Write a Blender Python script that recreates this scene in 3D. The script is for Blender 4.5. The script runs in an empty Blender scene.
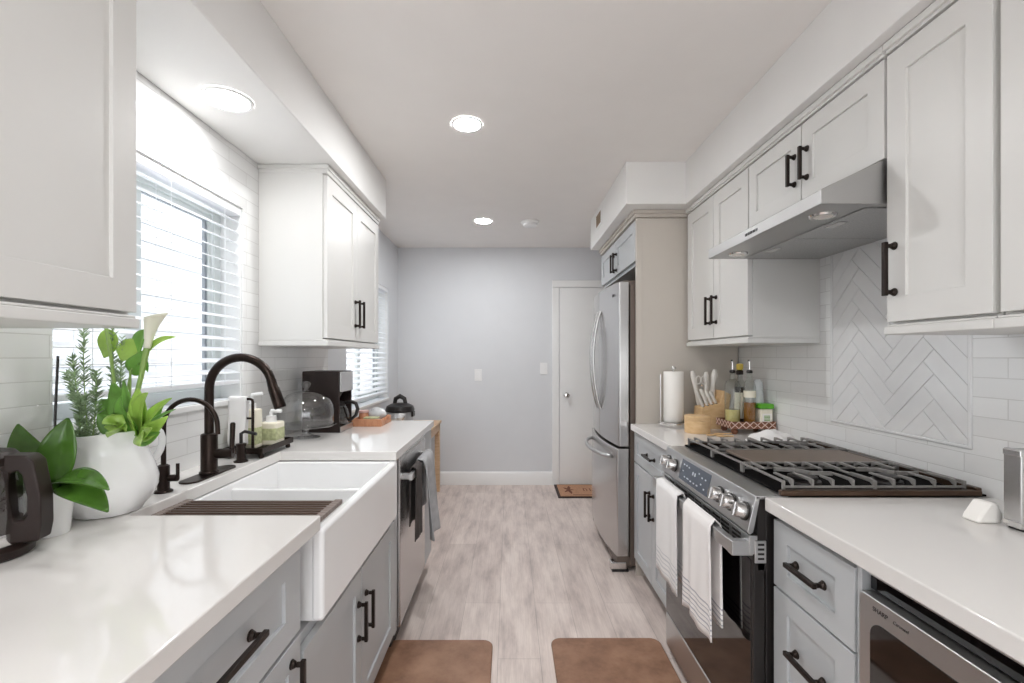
import bpy, bmesh, math, random
from mathutils import Vector, Matrix
random.seed(7)
C = bpy.context.scene.collection
SC = bpy.context.scene
PI = math.pi

# ------------------------------------------------------------------ camera, world, exposure
F = 468.0                       # focal length in pixels of the 1024 px wide frame
VPX, VPY, EYE = 509.4, 357.0, 1.314
cam = bpy.data.cameras.new('camera')
cam.sensor_width = 36.0
cam.lens = F / 1024 * 36.0
cam.shift_x = (512 - VPX) / 1024
cam.shift_y = (VPY - 341.5) / 1024
cam.clip_start = 0.02
camo = bpy.data.objects.new('camera', cam)
camo.location = (0, 0, EYE)
camo.rotation_euler = (PI / 2, 0, 0)
C.objects.link(camo)
SC.camera = camo
SC.view_settings.view_transform = 'Standard'
SC.view_settings.look = 'None'
SC.view_settings.gamma = 1.0
SC.view_settings.use_curve_mapping = False
SC.view_settings.exposure = 0.95
SC.cycles.use_denoising = True
SC.cycles.max_bounces = 10
SC.cycles.diffuse_bounces = 6
SC.cycles.transparent_max_bounces = 16
SC.cycles.caustics_reflective = False
SC.cycles.caustics_refractive = False
W = bpy.data.worlds.new('sky')
SC.world = W
W.use_nodes = True
W.node_tree.nodes['Background'].inputs[0].default_value = (0.95, 0.975, 1.0, 1)
W.node_tree.nodes['Background'].inputs[1].default_value = 2.2
CAN_POWER = 165.0                # emission strength of the ceiling lamps' lenses

# ------------------------------------------------------------------ helpers
def lin(c):
    c = c / 255.0
    return c / 12.92 if c <= 0.04045 else ((c + 0.055) / 1.055) ** 2.4
def rgb(r, g, b): return (lin(r), lin(g), lin(b), 1)
def mix(a, b, t): return tuple(a[i] * (1 - t) + b[i] * t for i in range(3)) + (1,)

class N:
    """small node-tree writer"""
    def __init__(s, name):
        s.m = bpy.data.materials.new(name); s.m.use_nodes = True
        s.t = s.m.node_tree; s.n = s.t.nodes; s.l = s.t.links
        s.p = s.n['Principled BSDF']; s.out = s.n['Material Output']
    def add(s, kind, **kw):
        n = s.n.new(kind)
        for k, v in kw.items():
            if k.startswith('_'): setattr(n, k[1:], v)
            else: n.inputs[k.replace('__', ' ')].default_value = v
        return n
    def link(s, a, b): s.l.new(a, b)
    def coords(s, scale=(1, 1, 1), rot=(0, 0, 0)):
        tc = s.add('ShaderNodeTexCoord'); mp = s.add('ShaderNodeMapping')
        mp.inputs['Scale'].default_value = scale; mp.inputs['Rotation'].default_value = rot
        s.link(tc.outputs['Object'], mp.inputs['Vector'])
        return mp.outputs['Vector']
    def noise(s, vec, scale, detail=3, rough=.5):
        n = s.add('ShaderNodeTexNoise', Scale=scale, Detail=detail, Roughness=rough)
        s.link(vec, n.inputs['Vector']); return n.outputs['Fac']
    def ramp(s, fac, stops):
        r = s.add('ShaderNodeValToRGB'); e = r.color_ramp.elements
        while len(e) < len(stops): e.new(0.5)
        for i, (p, c) in enumerate(stops): e[i].position = p; e[i].color = c
        s.link(fac, r.inputs['Fac']); return r.outputs['Color']
    def bump(s, h, strength, dist=.001):
        b = s.add('ShaderNodeBump', Strength=strength, Distance=dist)
        s.link(h, b.inputs['Height']); s.link(b.outputs['Normal'], s.p.inputs['Normal']); return b

def mat(name, c, rough=.5, metal=0., var=.04, vscale=6, bump=None, spec=.5, coat=0., stretch=(1, 1, 1)):
    m = N(name)
    v = m.coords(stretch)
    f = m.noise(v, vscale)
    a = tuple(min(1, x * (1 - var)) for x in c[:3]) + (1,); b = tuple(min(1, x * (1 + var)) for x in c[:3]) + (1,)
    m.link(m.ramp(f, [(.3, a), (.7, b)]), m.p.inputs['Base Color'])
    m.p.inputs['Roughness'].default_value = rough
    m.p.inputs['Metallic'].default_value = metal
    m.p.inputs['Specular IOR Level'].default_value = spec
    m.p.inputs['Coat Weight'].default_value = coat
    m.p.inputs['Coat Roughness'].default_value = .05
    if bump:
        m.bump(m.noise(v, bump[0], 4), bump[1], bump[2] if len(bump) > 2 else .001)
    return m.m

def brushed(name, c, rough, stretch):
    m = N(name); v = m.coords(stretch); f = m.noise(v, 60, 2)
    m.link(m.ramp(f, [(.3, mix(c, (0, 0, 0, 1), .03)), (.7, c)]), m.p.inputs['Base Color'])
    m.p.inputs['Metallic'].default_value = 1.0
    r = m.add('ShaderNodeMapRange'); r.inputs['To Min'].default_value = rough - .015; r.inputs['To Max'].default_value = rough + .02
    m.link(f, r.inputs['Value']); m.link(r.outputs['Result'], m.p.inputs['Roughness'])
    return m.m

def glassy(name, tint=(1, 1, 1, 1), refl=.05, rough=.02, edge=.7):
    """thin clear glass: see-through with a Fresnel reflection"""
    m = N(name)
    tr = m.add('ShaderNodeBsdfTransparent', Color=tint)
    gl = m.add('ShaderNodeBsdfGlossy', Roughness=rough)
    lw = m.add('ShaderNodeLayerWeight', Blend=.5)
    nz = m.noise(m.coords(), 9)
    pw = m.add('ShaderNodeMath', _operation='POWER'); pw.inputs[1].default_value = 3.2; m.link(lw.outputs['Facing'], pw.inputs[0])
    fm = m.add('ShaderNodeMath', _operation='MULTIPLY_ADD'); fm.inputs[1].default_value = .75; fm.inputs[2].default_value = refl; m.link(pw.outputs[0], fm.inputs[0])
    ef = m.add('ShaderNodeMath', _operation='MULTIPLY_ADD'); ef.inputs[1].default_value = .03; m.link(nz, ef.inputs[0]); m.link(lw.outputs['Facing'], ef.inputs[2])
    m.link(m.ramp(ef.outputs[0], [(.55, tint), (1, mix(tint, (.25, .26, .27, 1), edge))]), tr.inputs['Color'])
    mx = m.add('ShaderNodeMixShader')
    m.link(fm.outputs[0], mx.inputs[0]); m.link(tr.outputs[0], mx.inputs[1]); m.link(gl.outputs[0], mx.inputs[2])
    m.link(mx.outputs[0], m.out.inputs['Surface'])
    return m.m

def emit(name, c, strength):
    m = N(name)
    m.p.inputs['Base Color'].default_value = (1, 1, 1, 1)
    m.p.inputs['Emission Color'].default_value = c
    m.p.inputs['Emission Strength'].default_value = strength
    return m.m

def tile_mat(name, c, grout, off=(0, 0)):
    m = N(name)
    tc = m.add('ShaderNodeTexCoord'); sx = m.add('ShaderNodeSeparateXYZ'); cb = m.add('ShaderNodeCombineXYZ')
    m.link(tc.outputs['Object'], sx.inputs[0])
    a1 = m.add('ShaderNodeMath', _operation='ADD'); a1.inputs[1].default_value = off[0]
    a2 = m.add('ShaderNodeMath', _operation='ADD'); a2.inputs[1].default_value = off[1]
    m.link(sx.outputs['Y'], a1.inputs[0]); m.link(sx.outputs['Z'], a2.inputs[0])
    m.link(a1.outputs[0], cb.inputs['X']); m.link(a2.outputs[0], cb.inputs['Y'])
    br = m.add('ShaderNodeTexBrick', Scale=1.0)
    br.inputs['Brick Width'].default_value = .25; br.inputs['Row Height'].default_value = .0575
    br.inputs['Mortar Size'].default_value = .0013; br.inputs['Mortar Smooth'].default_value = .25
    br.inputs['Color1'].default_value = c; br.inputs['Color2'].default_value = mix(c, (1, 1, 1, 1), .25); br.inputs['Mortar'].default_value = grout
    m.link(cb.outputs[0], br.inputs['Vector'])
    m.link(br.outputs['Color'], m.p.inputs['Base Color'])
    m.p.inputs['Roughness'].default_value = .12
    inv = m.add('ShaderNodeMath', _operation='SUBTRACT'); inv.inputs[0].default_value = 1.; m.link(br.outputs['Fac'], inv.inputs[1])
    nz = m.noise(m.coords(), 14, 2)
    mu = m.add('ShaderNodeMath', _operation='MULTIPLY_ADD'); mu.inputs[1].default_value = .8; m.link(nz, mu.inputs[0]); m.link(inv.outputs[0], mu.inputs[2])
    m.bump(mu.outputs[0], .5, .002)
    return m.m

def floor_mat():
    m = N('oak_plank_floor')
    tc = m.add('ShaderNodeTexCoord'); sx = m.add('ShaderNodeSeparateXYZ'); cb = m.add('ShaderNodeCombineXYZ')
    m.link(tc.outputs['Object'], sx.inputs[0])
    ad = m.add('ShaderNodeMath', _operation='ADD'); ad.inputs[1].default_value = .05
    m.link(sx.outputs['X'], ad.inputs[0])
    m.link(sx.outputs['Y'], cb.inputs['X']); m.link(ad.outputs[0], cb.inputs['Y'])
    br = m.add('ShaderNodeTexBrick', Scale=1.0)
    br.offset = .37
    br.inputs['Brick Width'].default_value = 1.25; br.inputs['Row Height'].default_value = .185
    br.inputs['Mortar Size'].default_value = .0012; br.inputs['Mortar Smooth'].default_value = .3
    br.inputs['Color1'].default_value = rgb(242, 231, 225); br.inputs['Color2'].default_value = rgb(229, 217, 211); br.inputs['Mortar'].default_value = rgb(196, 185, 178)
    m.link(cb.outputs[0], br.inputs['Vector'])
    g1 = m.noise(m.coords((7, 1.5, 1)), 1.7, 7, .62)
    g2 = m.noise(m.coords((70, 2.0, 1)), 2.2, 5, .6)
    c1 = m.ramp(g1, [(.30, rgb(188, 181, 180)), (.46, rgb(230, 225, 223)), (.60, rgb(252, 250, 248))])
    c2 = m.ramp(g2, [(.3, rgb(232, 228, 226)), (.65, rgb(255, 254, 253))])
    x1 = m.add('ShaderNodeMix', _data_type='RGBA', _blend_type='MULTIPLY'); x1.inputs[0].default_value = .75
    m.link(br.outputs['Color'], x1.inputs[6]); m.link(c1, x1.inputs[7])
    x2 = m.add('ShaderNodeMix', _data_type='RGBA', _blend_type='MULTIPLY'); x2.inputs[0].default_value = .7
    m.link(x1.outputs[2], x2.inputs[6]); m.link(c2, x2.inputs[7])
    m.link(x2.outputs[2], m.p.inputs['Base Color'])
    m.p.inputs['Roughness'].default_value = .42
    inv = m.add('ShaderNodeMath', _operation='SUBTRACT'); inv.inputs[0].default_value = 1.; m.link(br.outputs['Fac'], inv.inputs[1])
    m.bump(inv.outputs[0], .3, .001)
    return m.m

def wood(name, c1, c2, rough=.5, stretch=(2, 2, 14)):
    m = N(name)
    f = m.noise(m.coords(stretch), 6, 5, .6)
    m.link(m.ramp(f, [(.3, c1), (.7, c2)]), m.p.inputs['Base Color'])
    m.p.inputs['Roughness'].default_value = rough
    m.bump(f, .1, .001)
    return m.m

def leather(name):
    m = N(name); v = m.coords()
    f = m.noise(v, 5, 6, .65); g = m.noise(v, 90, 3)
    m.link(m.ramp(f, [(.3, rgb(118, 84, 64)), (.5, rgb(152, 114, 90)), (.72, rgb(176, 138, 112))]), m.p.inputs['Base Color'])
    m.p.inputs['Roughness'].default_value = .5
    m.bump(g, .35, .001)
    return m.m

def striped(name, base, line, z0, step, count, width):
    """woven towel with a few stripes near its hem (object Z)"""
    m = N(name)
    tc = m.add('ShaderNodeTexCoord'); sx = m.add('ShaderNodeSeparateXYZ'); m.link(tc.outputs['Object'], sx.inputs[0])
    acc = None
    for k in range(count):
        d = m.add('ShaderNodeMath', _operation='COMPARE'); d.inputs[1].default_value = z0 + k * step; d.inputs[2].default_value = width * (1 if k % 2 else .6)
        m.link(sx.outputs['Z'], d.inputs[0])
        if acc is None: acc = d
        else:
            a = m.add('ShaderNodeMath', _operation='MAXIMUM'); m.link(acc.outputs[0], a.inputs[0]); m.link(d.outputs[0], a.inputs[1]); acc = a
    x = m.add('ShaderNodeMix', _data_type='RGBA'); x.inputs[6].default_value = base; x.inputs[7].default_value = line
    m.link(acc.outputs[0], x.inputs[0]); m.link(x.outputs[2], m.p.inputs['Base Color'])
    m.p.inputs['Roughness'].default_value = .9
    m.bump(m.noise(m.coords(), 260, 2), .35, .001)
    return m.m

class MB:
    def __init__(s): s.v = []; s.f = []
    def add(s, vs, fs):
        o = len(s.v); s.v += [tuple(p) for p in vs]; s.f += [tuple(i + o for i in f) for f in fs]; return s
    def box(s, x0, x1, y0, y1, z0, z1):
        x0, x1 = sorted((x0, x1)); y0, y1 = sorted((y0, y1)); z0, z1 = sorted((z0, z1))
        e = (len(s.f) // 6 % 7) * 5e-5          # keeps the faces of joined boxes from coinciding
        x0 -= e; y0 -= e; z0 -= e; x1 += e; y1 += e; z1 += e
        return s.add([(x, y, z) for x in (x0, x1) for y in (y0, y1) for z in (z0, z1)],
                     [(0, 1, 3, 2), (4, 6, 7, 5), (0, 4, 5, 1), (2, 3, 7, 6), (0, 2, 6, 4), (1, 5, 7, 3)])
    def prism(s, pts, plane, a0, a1):
        def P(p, a):
            return {'xy': (p[0], p[1], a), 'xz': (p[0], a, p[1]), 'yz': (a, p[0], p[1])}[plane]
        n = len(pts)
        return s.add([P(p, a0) for p in pts] + [P(p, a1) for p in pts],
                     [tuple(range(n)), tuple(range(2 * n - 1, n - 1, -1))] + [(i, (i + 1) % n, n + (i + 1) % n, n + i) for i in range(n)])
    def tube(s, pts, r, n=12, cap=True, flat=None):
        pts = [Vector(p) for p in pts]; m = len(pts)
        rs = r if isinstance(r, (list, tuple)) else [r] * m
        d = [(pts[min(i + 1, m - 1)] - pts[max(i - 1, 0)]).normalized() for i in range(m)]
        up = Vector((0, 0, 1)) if abs(d[0].z) < .9 else Vector((0, 1, 0))
        u = d[0].cross(up).normalized(); vs = []
        for i in range(m):
            u = (u - d[i] * u.dot(d[i])).normalized(); w = d[i].cross(u)
            for k in range(n):
                a = 2 * PI * k / n
                vs.append(pts[i] + u * (rs[i] * math.cos(a)) + w * (rs[i] * math.sin(a) * (flat or 1)))
        fs = [(i * n + k, i * n + (k + 1) % n, (i + 1) * n + (k + 1) % n, (i + 1) * n + k) for i in range(m - 1) for k in range(n)]
        if cap: fs += [tuple(range(n - 1, -1, -1)), tuple((m - 1) * n + k for k in range(n))]
        return s.add(vs, fs)
    def cyl(s, p0, p1, r, r1=None, n=24): return s.tube([p0, p1], [r, r if r1 is None else r1], n)
    def lathe(s, c, prof, n=32, warp=None, cap=True):
        vs = []
        for j, (r, z) in enumerate(prof):
            for k in range(n):
                a = 2 * PI * k / n; rr, zz = (r, z) if warp is None else warp(a, r, z)
                vs.append((c[0] + rr * math.cos(a), c[1] + rr * math.sin(a), c[2] + zz))
        m = len(prof)
        fs = [(j * n + k, j * n + (k + 1) % n, (j + 1) * n + (k + 1) % n, (j + 1) * n + k) for j in range(m - 1) for k in range(n)]
        if cap:
            if prof[0][0] > 1e-6: fs.append(tuple(range(n - 1, -1, -1)))
            if prof[-1][0] > 1e-6: fs.append(tuple((m - 1) * n + k for k in range(n)))
        return s.add(vs, fs)
    def grid(s, fn, nu, nv):
        vs = [fn(i / nu, j / nv) for i in range(nu + 1) for j in range(nv + 1)]
        return s.add(vs, [(i * (nv + 1) + j, i * (nv + 1) + j + 1, (i + 1) * (nv + 1) + j + 1, (i + 1) * (nv + 1) + j) for i in range(nu) for j in range(nv)])
    def ball(s, c, rx, ry=None, rz=None, n=16, m=10):
        ry = ry or rx; rz = rz or rx; vs = []
        for j in range(m + 1):
            t = PI * j / m
            for k in range(n):
                a = 2 * PI * k / n
                vs.append((c[0] + rx * math.sin(t) * math.cos(a), c[1] + ry * math.sin(t) * math.sin(a), c[2] + rz * math.cos(t)))
        return s.add(vs, [(j * n + k, j * n + (k + 1) % n, (j + 1) * n + (k + 1) % n, (j + 1) * n + k) for j in range(m) for k in range(n)])
    def shaker(s, xf, d, y0, y1, z0, z1, st=.06, rl=None, rec=.008, th=.02):
        rl = rl or st
        A = [(y0, z0), (y1, z0), (y1, z1), (y0, z1)]; B = [(y0 + st, z0 + rl), (y1 - st, z0 + rl), (y1 - st, z1 - rl), (y0 + st, z1 - rl)]
        vs = [(xf, *p) for p in A] + [(xf, *p) for p in B] + [(xf - d * rec, *p) for p in B] + [(xf - d * th, *p) for p in A]
        fs = []
        for i in range(4):
            j = (i + 1) % 4
            fs += [(i, j, 4 + j, 4 + i), (4 + i, 4 + j, 8 + j, 8 + i), (i, 12 + i, 12 + j, j)]
        fs += [(8, 9, 10, 11), (15, 14, 13, 12)]
        return s.add(vs, fs)
    def leaf(s, pts, w, up, fold=.25, nu=14, nv=6, shape=.75, tipw=0.0):
        P = [Vector(p) for p in pts]; up = Vector(up).normalized()
        def cen(t):
            a = [p.copy() for p in P]
            while len(a) > 1: a = [a[i].lerp(a[i + 1], t) for i in range(len(a) - 1)]
            return a[0]
        def fn(t, q):
            c = cen(t); d = (cen(min(1, t + .02)) - cen(max(0, t - .02))).normalized()
            side = d.cross(up).normalized(); nrm = side.cross(d).normalized()
            ww = w * (max(0, math.sin(PI * min(1, t * .96 + .03) ** shape)) ** .8 + tipw * t)
            x = (q - .5) * 2
            return c + side * (x * ww) + nrm * (abs(x) * ww * fold)
        return s.grid(fn, nu, nv)
    def build(s, name, m, parent=None, bevel=0., seg=2, solid=0., sub=0, sharp=40, merge=True):
        me = bpy.data.meshes.new(name)
        off = Vector((0, 0, 0))
        q = parent
        while q is not None: off = off + q.location; q = q.parent
        me.from_pydata([tuple(Vector(p) - off) for p in s.v], [], s.f)
        bm = bmesh.new(); bm.from_mesh(me)
        if merge: bmesh.ops.remove_doubles(bm, verts=bm.verts, dist=1e-6)
        bmesh.ops.recalc_face_normals(bm, faces=bm.faces)
        for f in bm.faces: f.smooth = True
        bm.to_mesh(me); bm.free()
        me.set_sharp_from_angle(angle=math.radians(sharp))
        me.materials.append(m)
        o = bpy.data.objects.new(name, me); C.objects.link(o)
        if parent is not None: o.parent = parent
        if bevel:
            b = o.modifiers.new('bevel', 'BEVEL'); b.width = bevel; b.segments = seg; b.limit_method = 'ANGLE'; b.angle_limit = math.radians(38); b.harden_normals = True
        if solid:
            b = o.modifiers.new('solid', 'SOLIDIFY'); b.thickness = solid; b.offset = 0
        if sub:
            b = o.modifiers.new('sub', 'SUBSURF'); b.levels = sub; b.render_levels = sub
        return o

def tag(o, label, cat, group=None):
    o['label'] = label; o['category'] = cat
    if group: o['group'] = group
    return o
def struct(o): o['kind'] = 'structure'; return o
def thing(name, loc, label, cat, group=None):
    o = bpy.data.objects.new(name, None); o.empty_display_size = .05; C.objects.link(o); o.location = loc
    return tag(o, label, cat, group)
def copy_thing(root, loc, label=None):
    r = root.copy(); C.objects.link(r); r.location = loc
    if label: r['label'] = label
    for ch in root.children:
        c = ch.copy(); C.objects.link(c); c.parent = r
        for g in ch.children:
            k = g.copy(); C.objects.link(k); k.parent = c
    return r
def text(body, size, loc, m, parent, name='lettering', rot=None, extrude=.0004, shear=0, italic=False):
    cu = bpy.data.curves.new(name, 'FONT'); cu.body = body; cu.size = size; cu.extrude = extrude; cu.shear = shear
    tmp = bpy.data.objects.new(name, cu); C.objects.link(tmp)
    me = bpy.data.meshes.new_from_object(tmp.evaluated_get(bpy.context.evaluated_depsgraph_get()))
    bpy.data.objects.remove(tmp); bpy.data.curves.remove(cu)
    me.materials.clear(); me.materials.append(m)
    o = bpy.data.objects.new(name, me); C.objects.link(o)
    off = Vector((0, 0, 0)); q = parent
    while q is not None: off += q.location; q = q.parent
    o.parent = parent; o.location = Vector(loc) - off
    R = rot or Matrix(((0, 0, -1), (-1, 0, 0), (0, 1, 0)))       # reads from the aisle, faces -x
    o.rotation_euler = R.to_euler()
    return o
def at(px, py, y):              # a point seen at a pixel of the photograph, at depth y
    return Vector(((px - VPX) * y / F, y, EYE - (py - VPY) * y / F))

# ------------------------------------------------------------------ materials
M = {}
M['wall'] = mat('wall_paint', rgb(220, 222, 225), .6, var=.01, bump=(220, .06))
M['ceil'] = mat('ceiling_paint', rgb(240, 237, 234), .7, var=.01, bump=(160, .15))
M['soffit'] = mat('soffit_paint', rgb(232, 231, 229), .65, var=.01, bump=(160, .15))
M['trimw'] = mat('trim_white', rgb(241, 241, 240), .35, var=.01)
M['tile'] = tile_mat('subway_tile', rgb(232, 232, 231), rgb(214, 213, 211), (.08, .011))
M['htile'] = mat('herringbone_tile', rgb(232, 232, 232), .12, var=.03, vscale=9, bump=(16, .35, .003))
M['grout'] = mat('grout', rgb(218, 217, 215), .8)
M['floor'] = floor_mat()
M['upper'] = mat('white_cabinet_paint', rgb(219, 218, 215), .4, var=.006)
M['lower'] = mat('grey_cabinet_paint', rgb(189, 192, 194), .36, var=.008)
M['lamp_warm_grey'] = mat('light_grey_paint_lamp_warmed', rgb(196, 189, 180), .4, var=.008)  # light grey panel paint; warm lamp tone and shading put into the colour
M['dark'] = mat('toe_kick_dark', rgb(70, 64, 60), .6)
M['quartz'] = mat('white_quartz', rgb(226, 223, 220), .07, var=.012, vscale=3, spec=.55)
M['ceramic'] = mat('white_ceramic', rgb(243, 243, 243), .06, var=.006, coat=.3)
M['bronze'] = mat('oil_rubbed_bronze', rgb(50, 40, 36), .32, metal=.8, var=.12, vscale=30)
M['pull'] = mat('dark_bronze_pull', rgb(46, 38, 34), .35, metal=.7, var=.1, vscale=30)
M['steelh'] = brushed('steel_brushed_across', (.58, .58, .58, 1), .34, (3, 3, 60))
M['hoodsteel'] = brushed('hood_brushed_steel', (.47, .465, .46, 1), .42, (3, 60, 60))
M['steelv'] = brushed('steel_brushed_upright', (.60, .59, .585, 1), .26, (30, 30, .5))
M['chrome'] = mat('polished_steel', (.72, .71, .70, 1), .12, metal=1.)
M['sidegrey'] = mat('fridge_side_grey', rgb(112, 100, 92), .45, metal=.2)
M['black'] = mat('black_plastic', rgb(30, 26, 25), .35, var=.1)
M['blackg'] = mat('black_glass', rgb(14, 11, 11), .05, var=.1, coat=.4)
M['iron'] = mat('cast_iron', rgb(142, 139, 136), .34, var=.12, vscale=60, metal=.35)
M['hob'] = mat('black_enamel', rgb(12, 10, 10), .8, var=.1, spec=.1)
M['griddle'] = mat('griddle_plate', rgb(128, 114, 104), .5, metal=.5, var=.06)
M['cooktop'] = mat('dark_bronze_cooktop', rgb(84, 66, 54), .3, metal=.7, var=.1)
M['brown'] = mat('brown_black_plastic', rgb(40, 29, 26), .42, var=.12, spec=.35)
M['pane'] = glassy('window_glass', edge=0.)
M['glass'] = glassy('clear_glass', (.993, .995, .995, 1), refl=.13, edge=.45)
M['bglass'] = glassy('bottle_glass', (.90, .92, .91, 1), refl=.06)
M['kglass'] = glassy('kettle_glass', (.86, .86, .85, 1), refl=.12, edge=.6)
M['vinyl'] = mat('white_vinyl', rgb(225, 230, 228), .4, var=.01)
M['alum'] = mat('grey_sash', rgb(150, 156, 162), .45, var=.02)
M['blind'] = mat('white_blind', rgb(240, 242, 245), .45, var=.01)
M['lens'] = emit('lamp_lens', (.98, .99, 1, 1), CAN_POWER)
M['lens_sink'] = emit('sink_lamp_lens', (.98, .99, 1, 1), CAN_POWER * .29)
M['hoodlens'] = mat('frosted_lens', rgb(225, 220, 212), .3)
M['oak'] = wood('light_oak', rgb(198, 164, 130), rgb(222, 190, 156))
M['ply'] = wood('pale_wood', rgb(208, 170, 122), rgb(226, 194, 150), .55, (3, 3, 8))
M['redwood'] = wood('reddish_wood', rgb(112, 68, 48), rgb(142, 90, 64), .45, (10, 3, 3))
M['crate'] = wood('orange_wood', rgb(190, 128, 92), rgb(214, 158, 122), .5, (10, 3, 3))
M['leather'] = leather('brown_leather_mat')
M['soil'] = mat('soil', rgb(60, 46, 36), .9, var=.4, vscale=80, bump=(90, 1., .004))
M['leafd'] = mat('dark_green_leaf', rgb(70, 108, 38), .25, var=.35, vscale=14)
M['leafl'] = mat('lime_leaf', rgb(158, 194, 88), .35, var=.22, vscale=18)
M['leafm'] = mat('mid_green_leaf', rgb(112, 162, 70), .4, var=.3, vscale=18)
M['rosem'] = mat('rosemary_needles', rgb(148, 170, 132), .6, var=.3, vscale=50)
M['stem'] = mat('green_stem', rgb(150, 182, 100), .4, var=.1)
M['petal'] = mat('calla_petal', rgb(244, 243, 226), .45, var=.03)
M['paper'] = mat('paper_white', rgb(246, 243, 238), .85, var=.01, bump=(200, .2))
M['cloth'] = mat('white_cloth', rgb(240, 238, 236), .9, var=.02, bump=(240, .4))
M['greycloth'] = mat('grey_towel', rgb(176, 176, 178), .9, var=.15, vscale=20, bump=(220, .5))
M['darkcloth'] = mat('charcoal_towel', rgb(74, 68, 66), .9, var=.2, vscale=20, bump=(220, .5))
M['towel'] = striped('towel_with_grey_stripes', rgb(244, 240, 238), rgb(186, 184, 190), .44, .016, 6, .003)
M['towelp'] = striped('towel_with_white_weave', rgb(240, 238, 237), rgb(214, 214, 216), .44, .018, 5, .004)
M['ink'] = mat('dark_ink', rgb(48, 44, 44), .5)
M['inkl'] = mat('pale_ink', rgb(205, 212, 222), .4)
M['coir'] = mat('coir_mat', rgb(186, 142, 112), .95, var=.15, vscale=80, bump=(260, .8, .003))
M['coirink'] = mat('coir_print', rgb(122, 76, 58), .95, var=.15, vscale=80)
M['rubber'] = mat('rubber_edge', rgb(62, 48, 44), .8)
M['oil'] = mat('pale_oil', rgb(222, 208, 140), .15, coat=.4)
M['amber'] = mat('amber_oil', rgb(150, 98, 38), .1, coat=.5)
M['green'] = mat('green_lid', rgb(96, 178, 48), .35)
M['yellow'] = mat('yellow_plastic', rgb(222, 196, 84), .4)
M['label'] = mat('cream_label', rgb(238, 232, 214), .6)
M['lgreen'] = mat('olive_print', rgb(190, 194, 150), .6, var=.25, vscale=70)
M['clearp'] = mat('frosted_plastic', rgb(214, 217, 219), .2)
M['knifeh'] = mat('pale_knife_handle', rgb(222, 218, 212), .3)
M['pinkw'] = mat('pale_rose_ware', rgb(214, 176, 170), .4)
M['plate'] = mat('switch_plate', rgb(240, 240, 240), .4, var=.005)
M['dispglass'] = mat('slate_display', rgb(84, 92, 104), .15)

# ------------------------------------------------------------------ room shell
XL, XR, YF, YB, H = -1.15, 1.38, 4.82, -2.4, 2.441
SB = 2.195                                      # underside of the soffits
XSL, XSR, XSF = -.787, 1.016, .671
struct(MB().box(XL - .3, XR + .3, YB - .2, YF + .2, -.06, 0).build('floor', M['floor']))
struct(MB().box(XL - .3, XR + .3, YB - .2, YF + .2, H, H + .06).build('ceiling', M['ceil']))
struct(MB().box(XR + .008, XR + .16, YB, YF, 0, H).build('wall_right', M['wall']))
struct(MB().box(XL - .2, XR + .2, YF, YF + .12, 0, H).build('wall_far', M['wall']))
# left wall with its two window openings
W1 = (1.178, 2.022, 1.14, 1.955); W2 = (3.30, 4.45, .93, 1.962)
b = MB()
y = YB
for (a0, a1, z0, z1) in (W1, W2):
    b.box(XL - .16, XL - .008, y, a0, 0, H); b.box(XL - .16, XL - .008, a0, a1, 0, z0); b.box(XL - .16, XL - .008, a0, a1, z1, H); y = a1
b.box(XL - .16, XL - .008, y, YF, 0, H)
b.box(XL - .008, XL, 2.965, W2[0], 0, H); b.box(XL - .008, XL, W2[0], W2[1], 0, W2[2]); b.box(XL - .008, XL, W2[0], W2[1], W2[3], H); b.box(XL - .008, XL, W2[1], YF, 0, H)
struct(b.build('wall_left', M['wall'], merge=False))
# unseen wall behind the camera; its wide glazed door is added for fill daylight
b = MB(); b.box(XL - .2, -.85, YB - .12, YB, 0, H); b.box(1.1, XR + .2, YB - .12, YB, 0, H); b.box(-.85, 1.1, YB - .12, YB, 2.1, H)
struct(b.build('wall_back', M['wall'], merge=False))
d2 = bpy.data.objects.new('added_glazed_door', None); C.objects.link(d2); d2.location = (.125, YB - .06, 0); struct(d2)
b = MB()
for x in (-.85, .095, 1.04): b.box(x, x + .06, YB - .09, YB - .04, 0, 2.1)
b.box(-.85, 1.1, YB - .09, YB - .04, 2.03, 2.1); b.box(-.85, 1.1, YB - .09, YB - .04, 0, .06)
b.build('door_frame', M['vinyl'], d2, .003)
MB().box(-.8, 1.05, YB - .068, YB - .062, .05, 2.04).build('pane', M['pane'], d2)
# pale clapboard wall of the building next door, seen through the left windows
b = MB()
for k in range(22): b.prism([(-3.3, -.2 + k * .16), (-3.272, -.2 + k * .16), (-3.29, -.045 + k * .16), (-3.3, -.045 + k * .16)], 'xz', -3, 13)
b.box(-3.4, -3.3, -3, 13, -.2, 3.3)
struct(b.build('wall_outside', mat('pale_siding', rgb(178, 181, 184), .6, var=.01), merge=False))
# tile on the left wall
b = MB()
b.box(XL - .008, XL, -.9, W1[0], .6, SB); b.box(XL - .008, XL, W1[0], W1[1], .6, W1[2]); b.box(XL - .008, XL, W1[0], W1[1], W1[3], SB); b.box(XL - .008, XL, W1[1], 2.965, .6, SB)
struct(b.build('wall_left_tile', M['tile'], merge=False))
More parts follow.
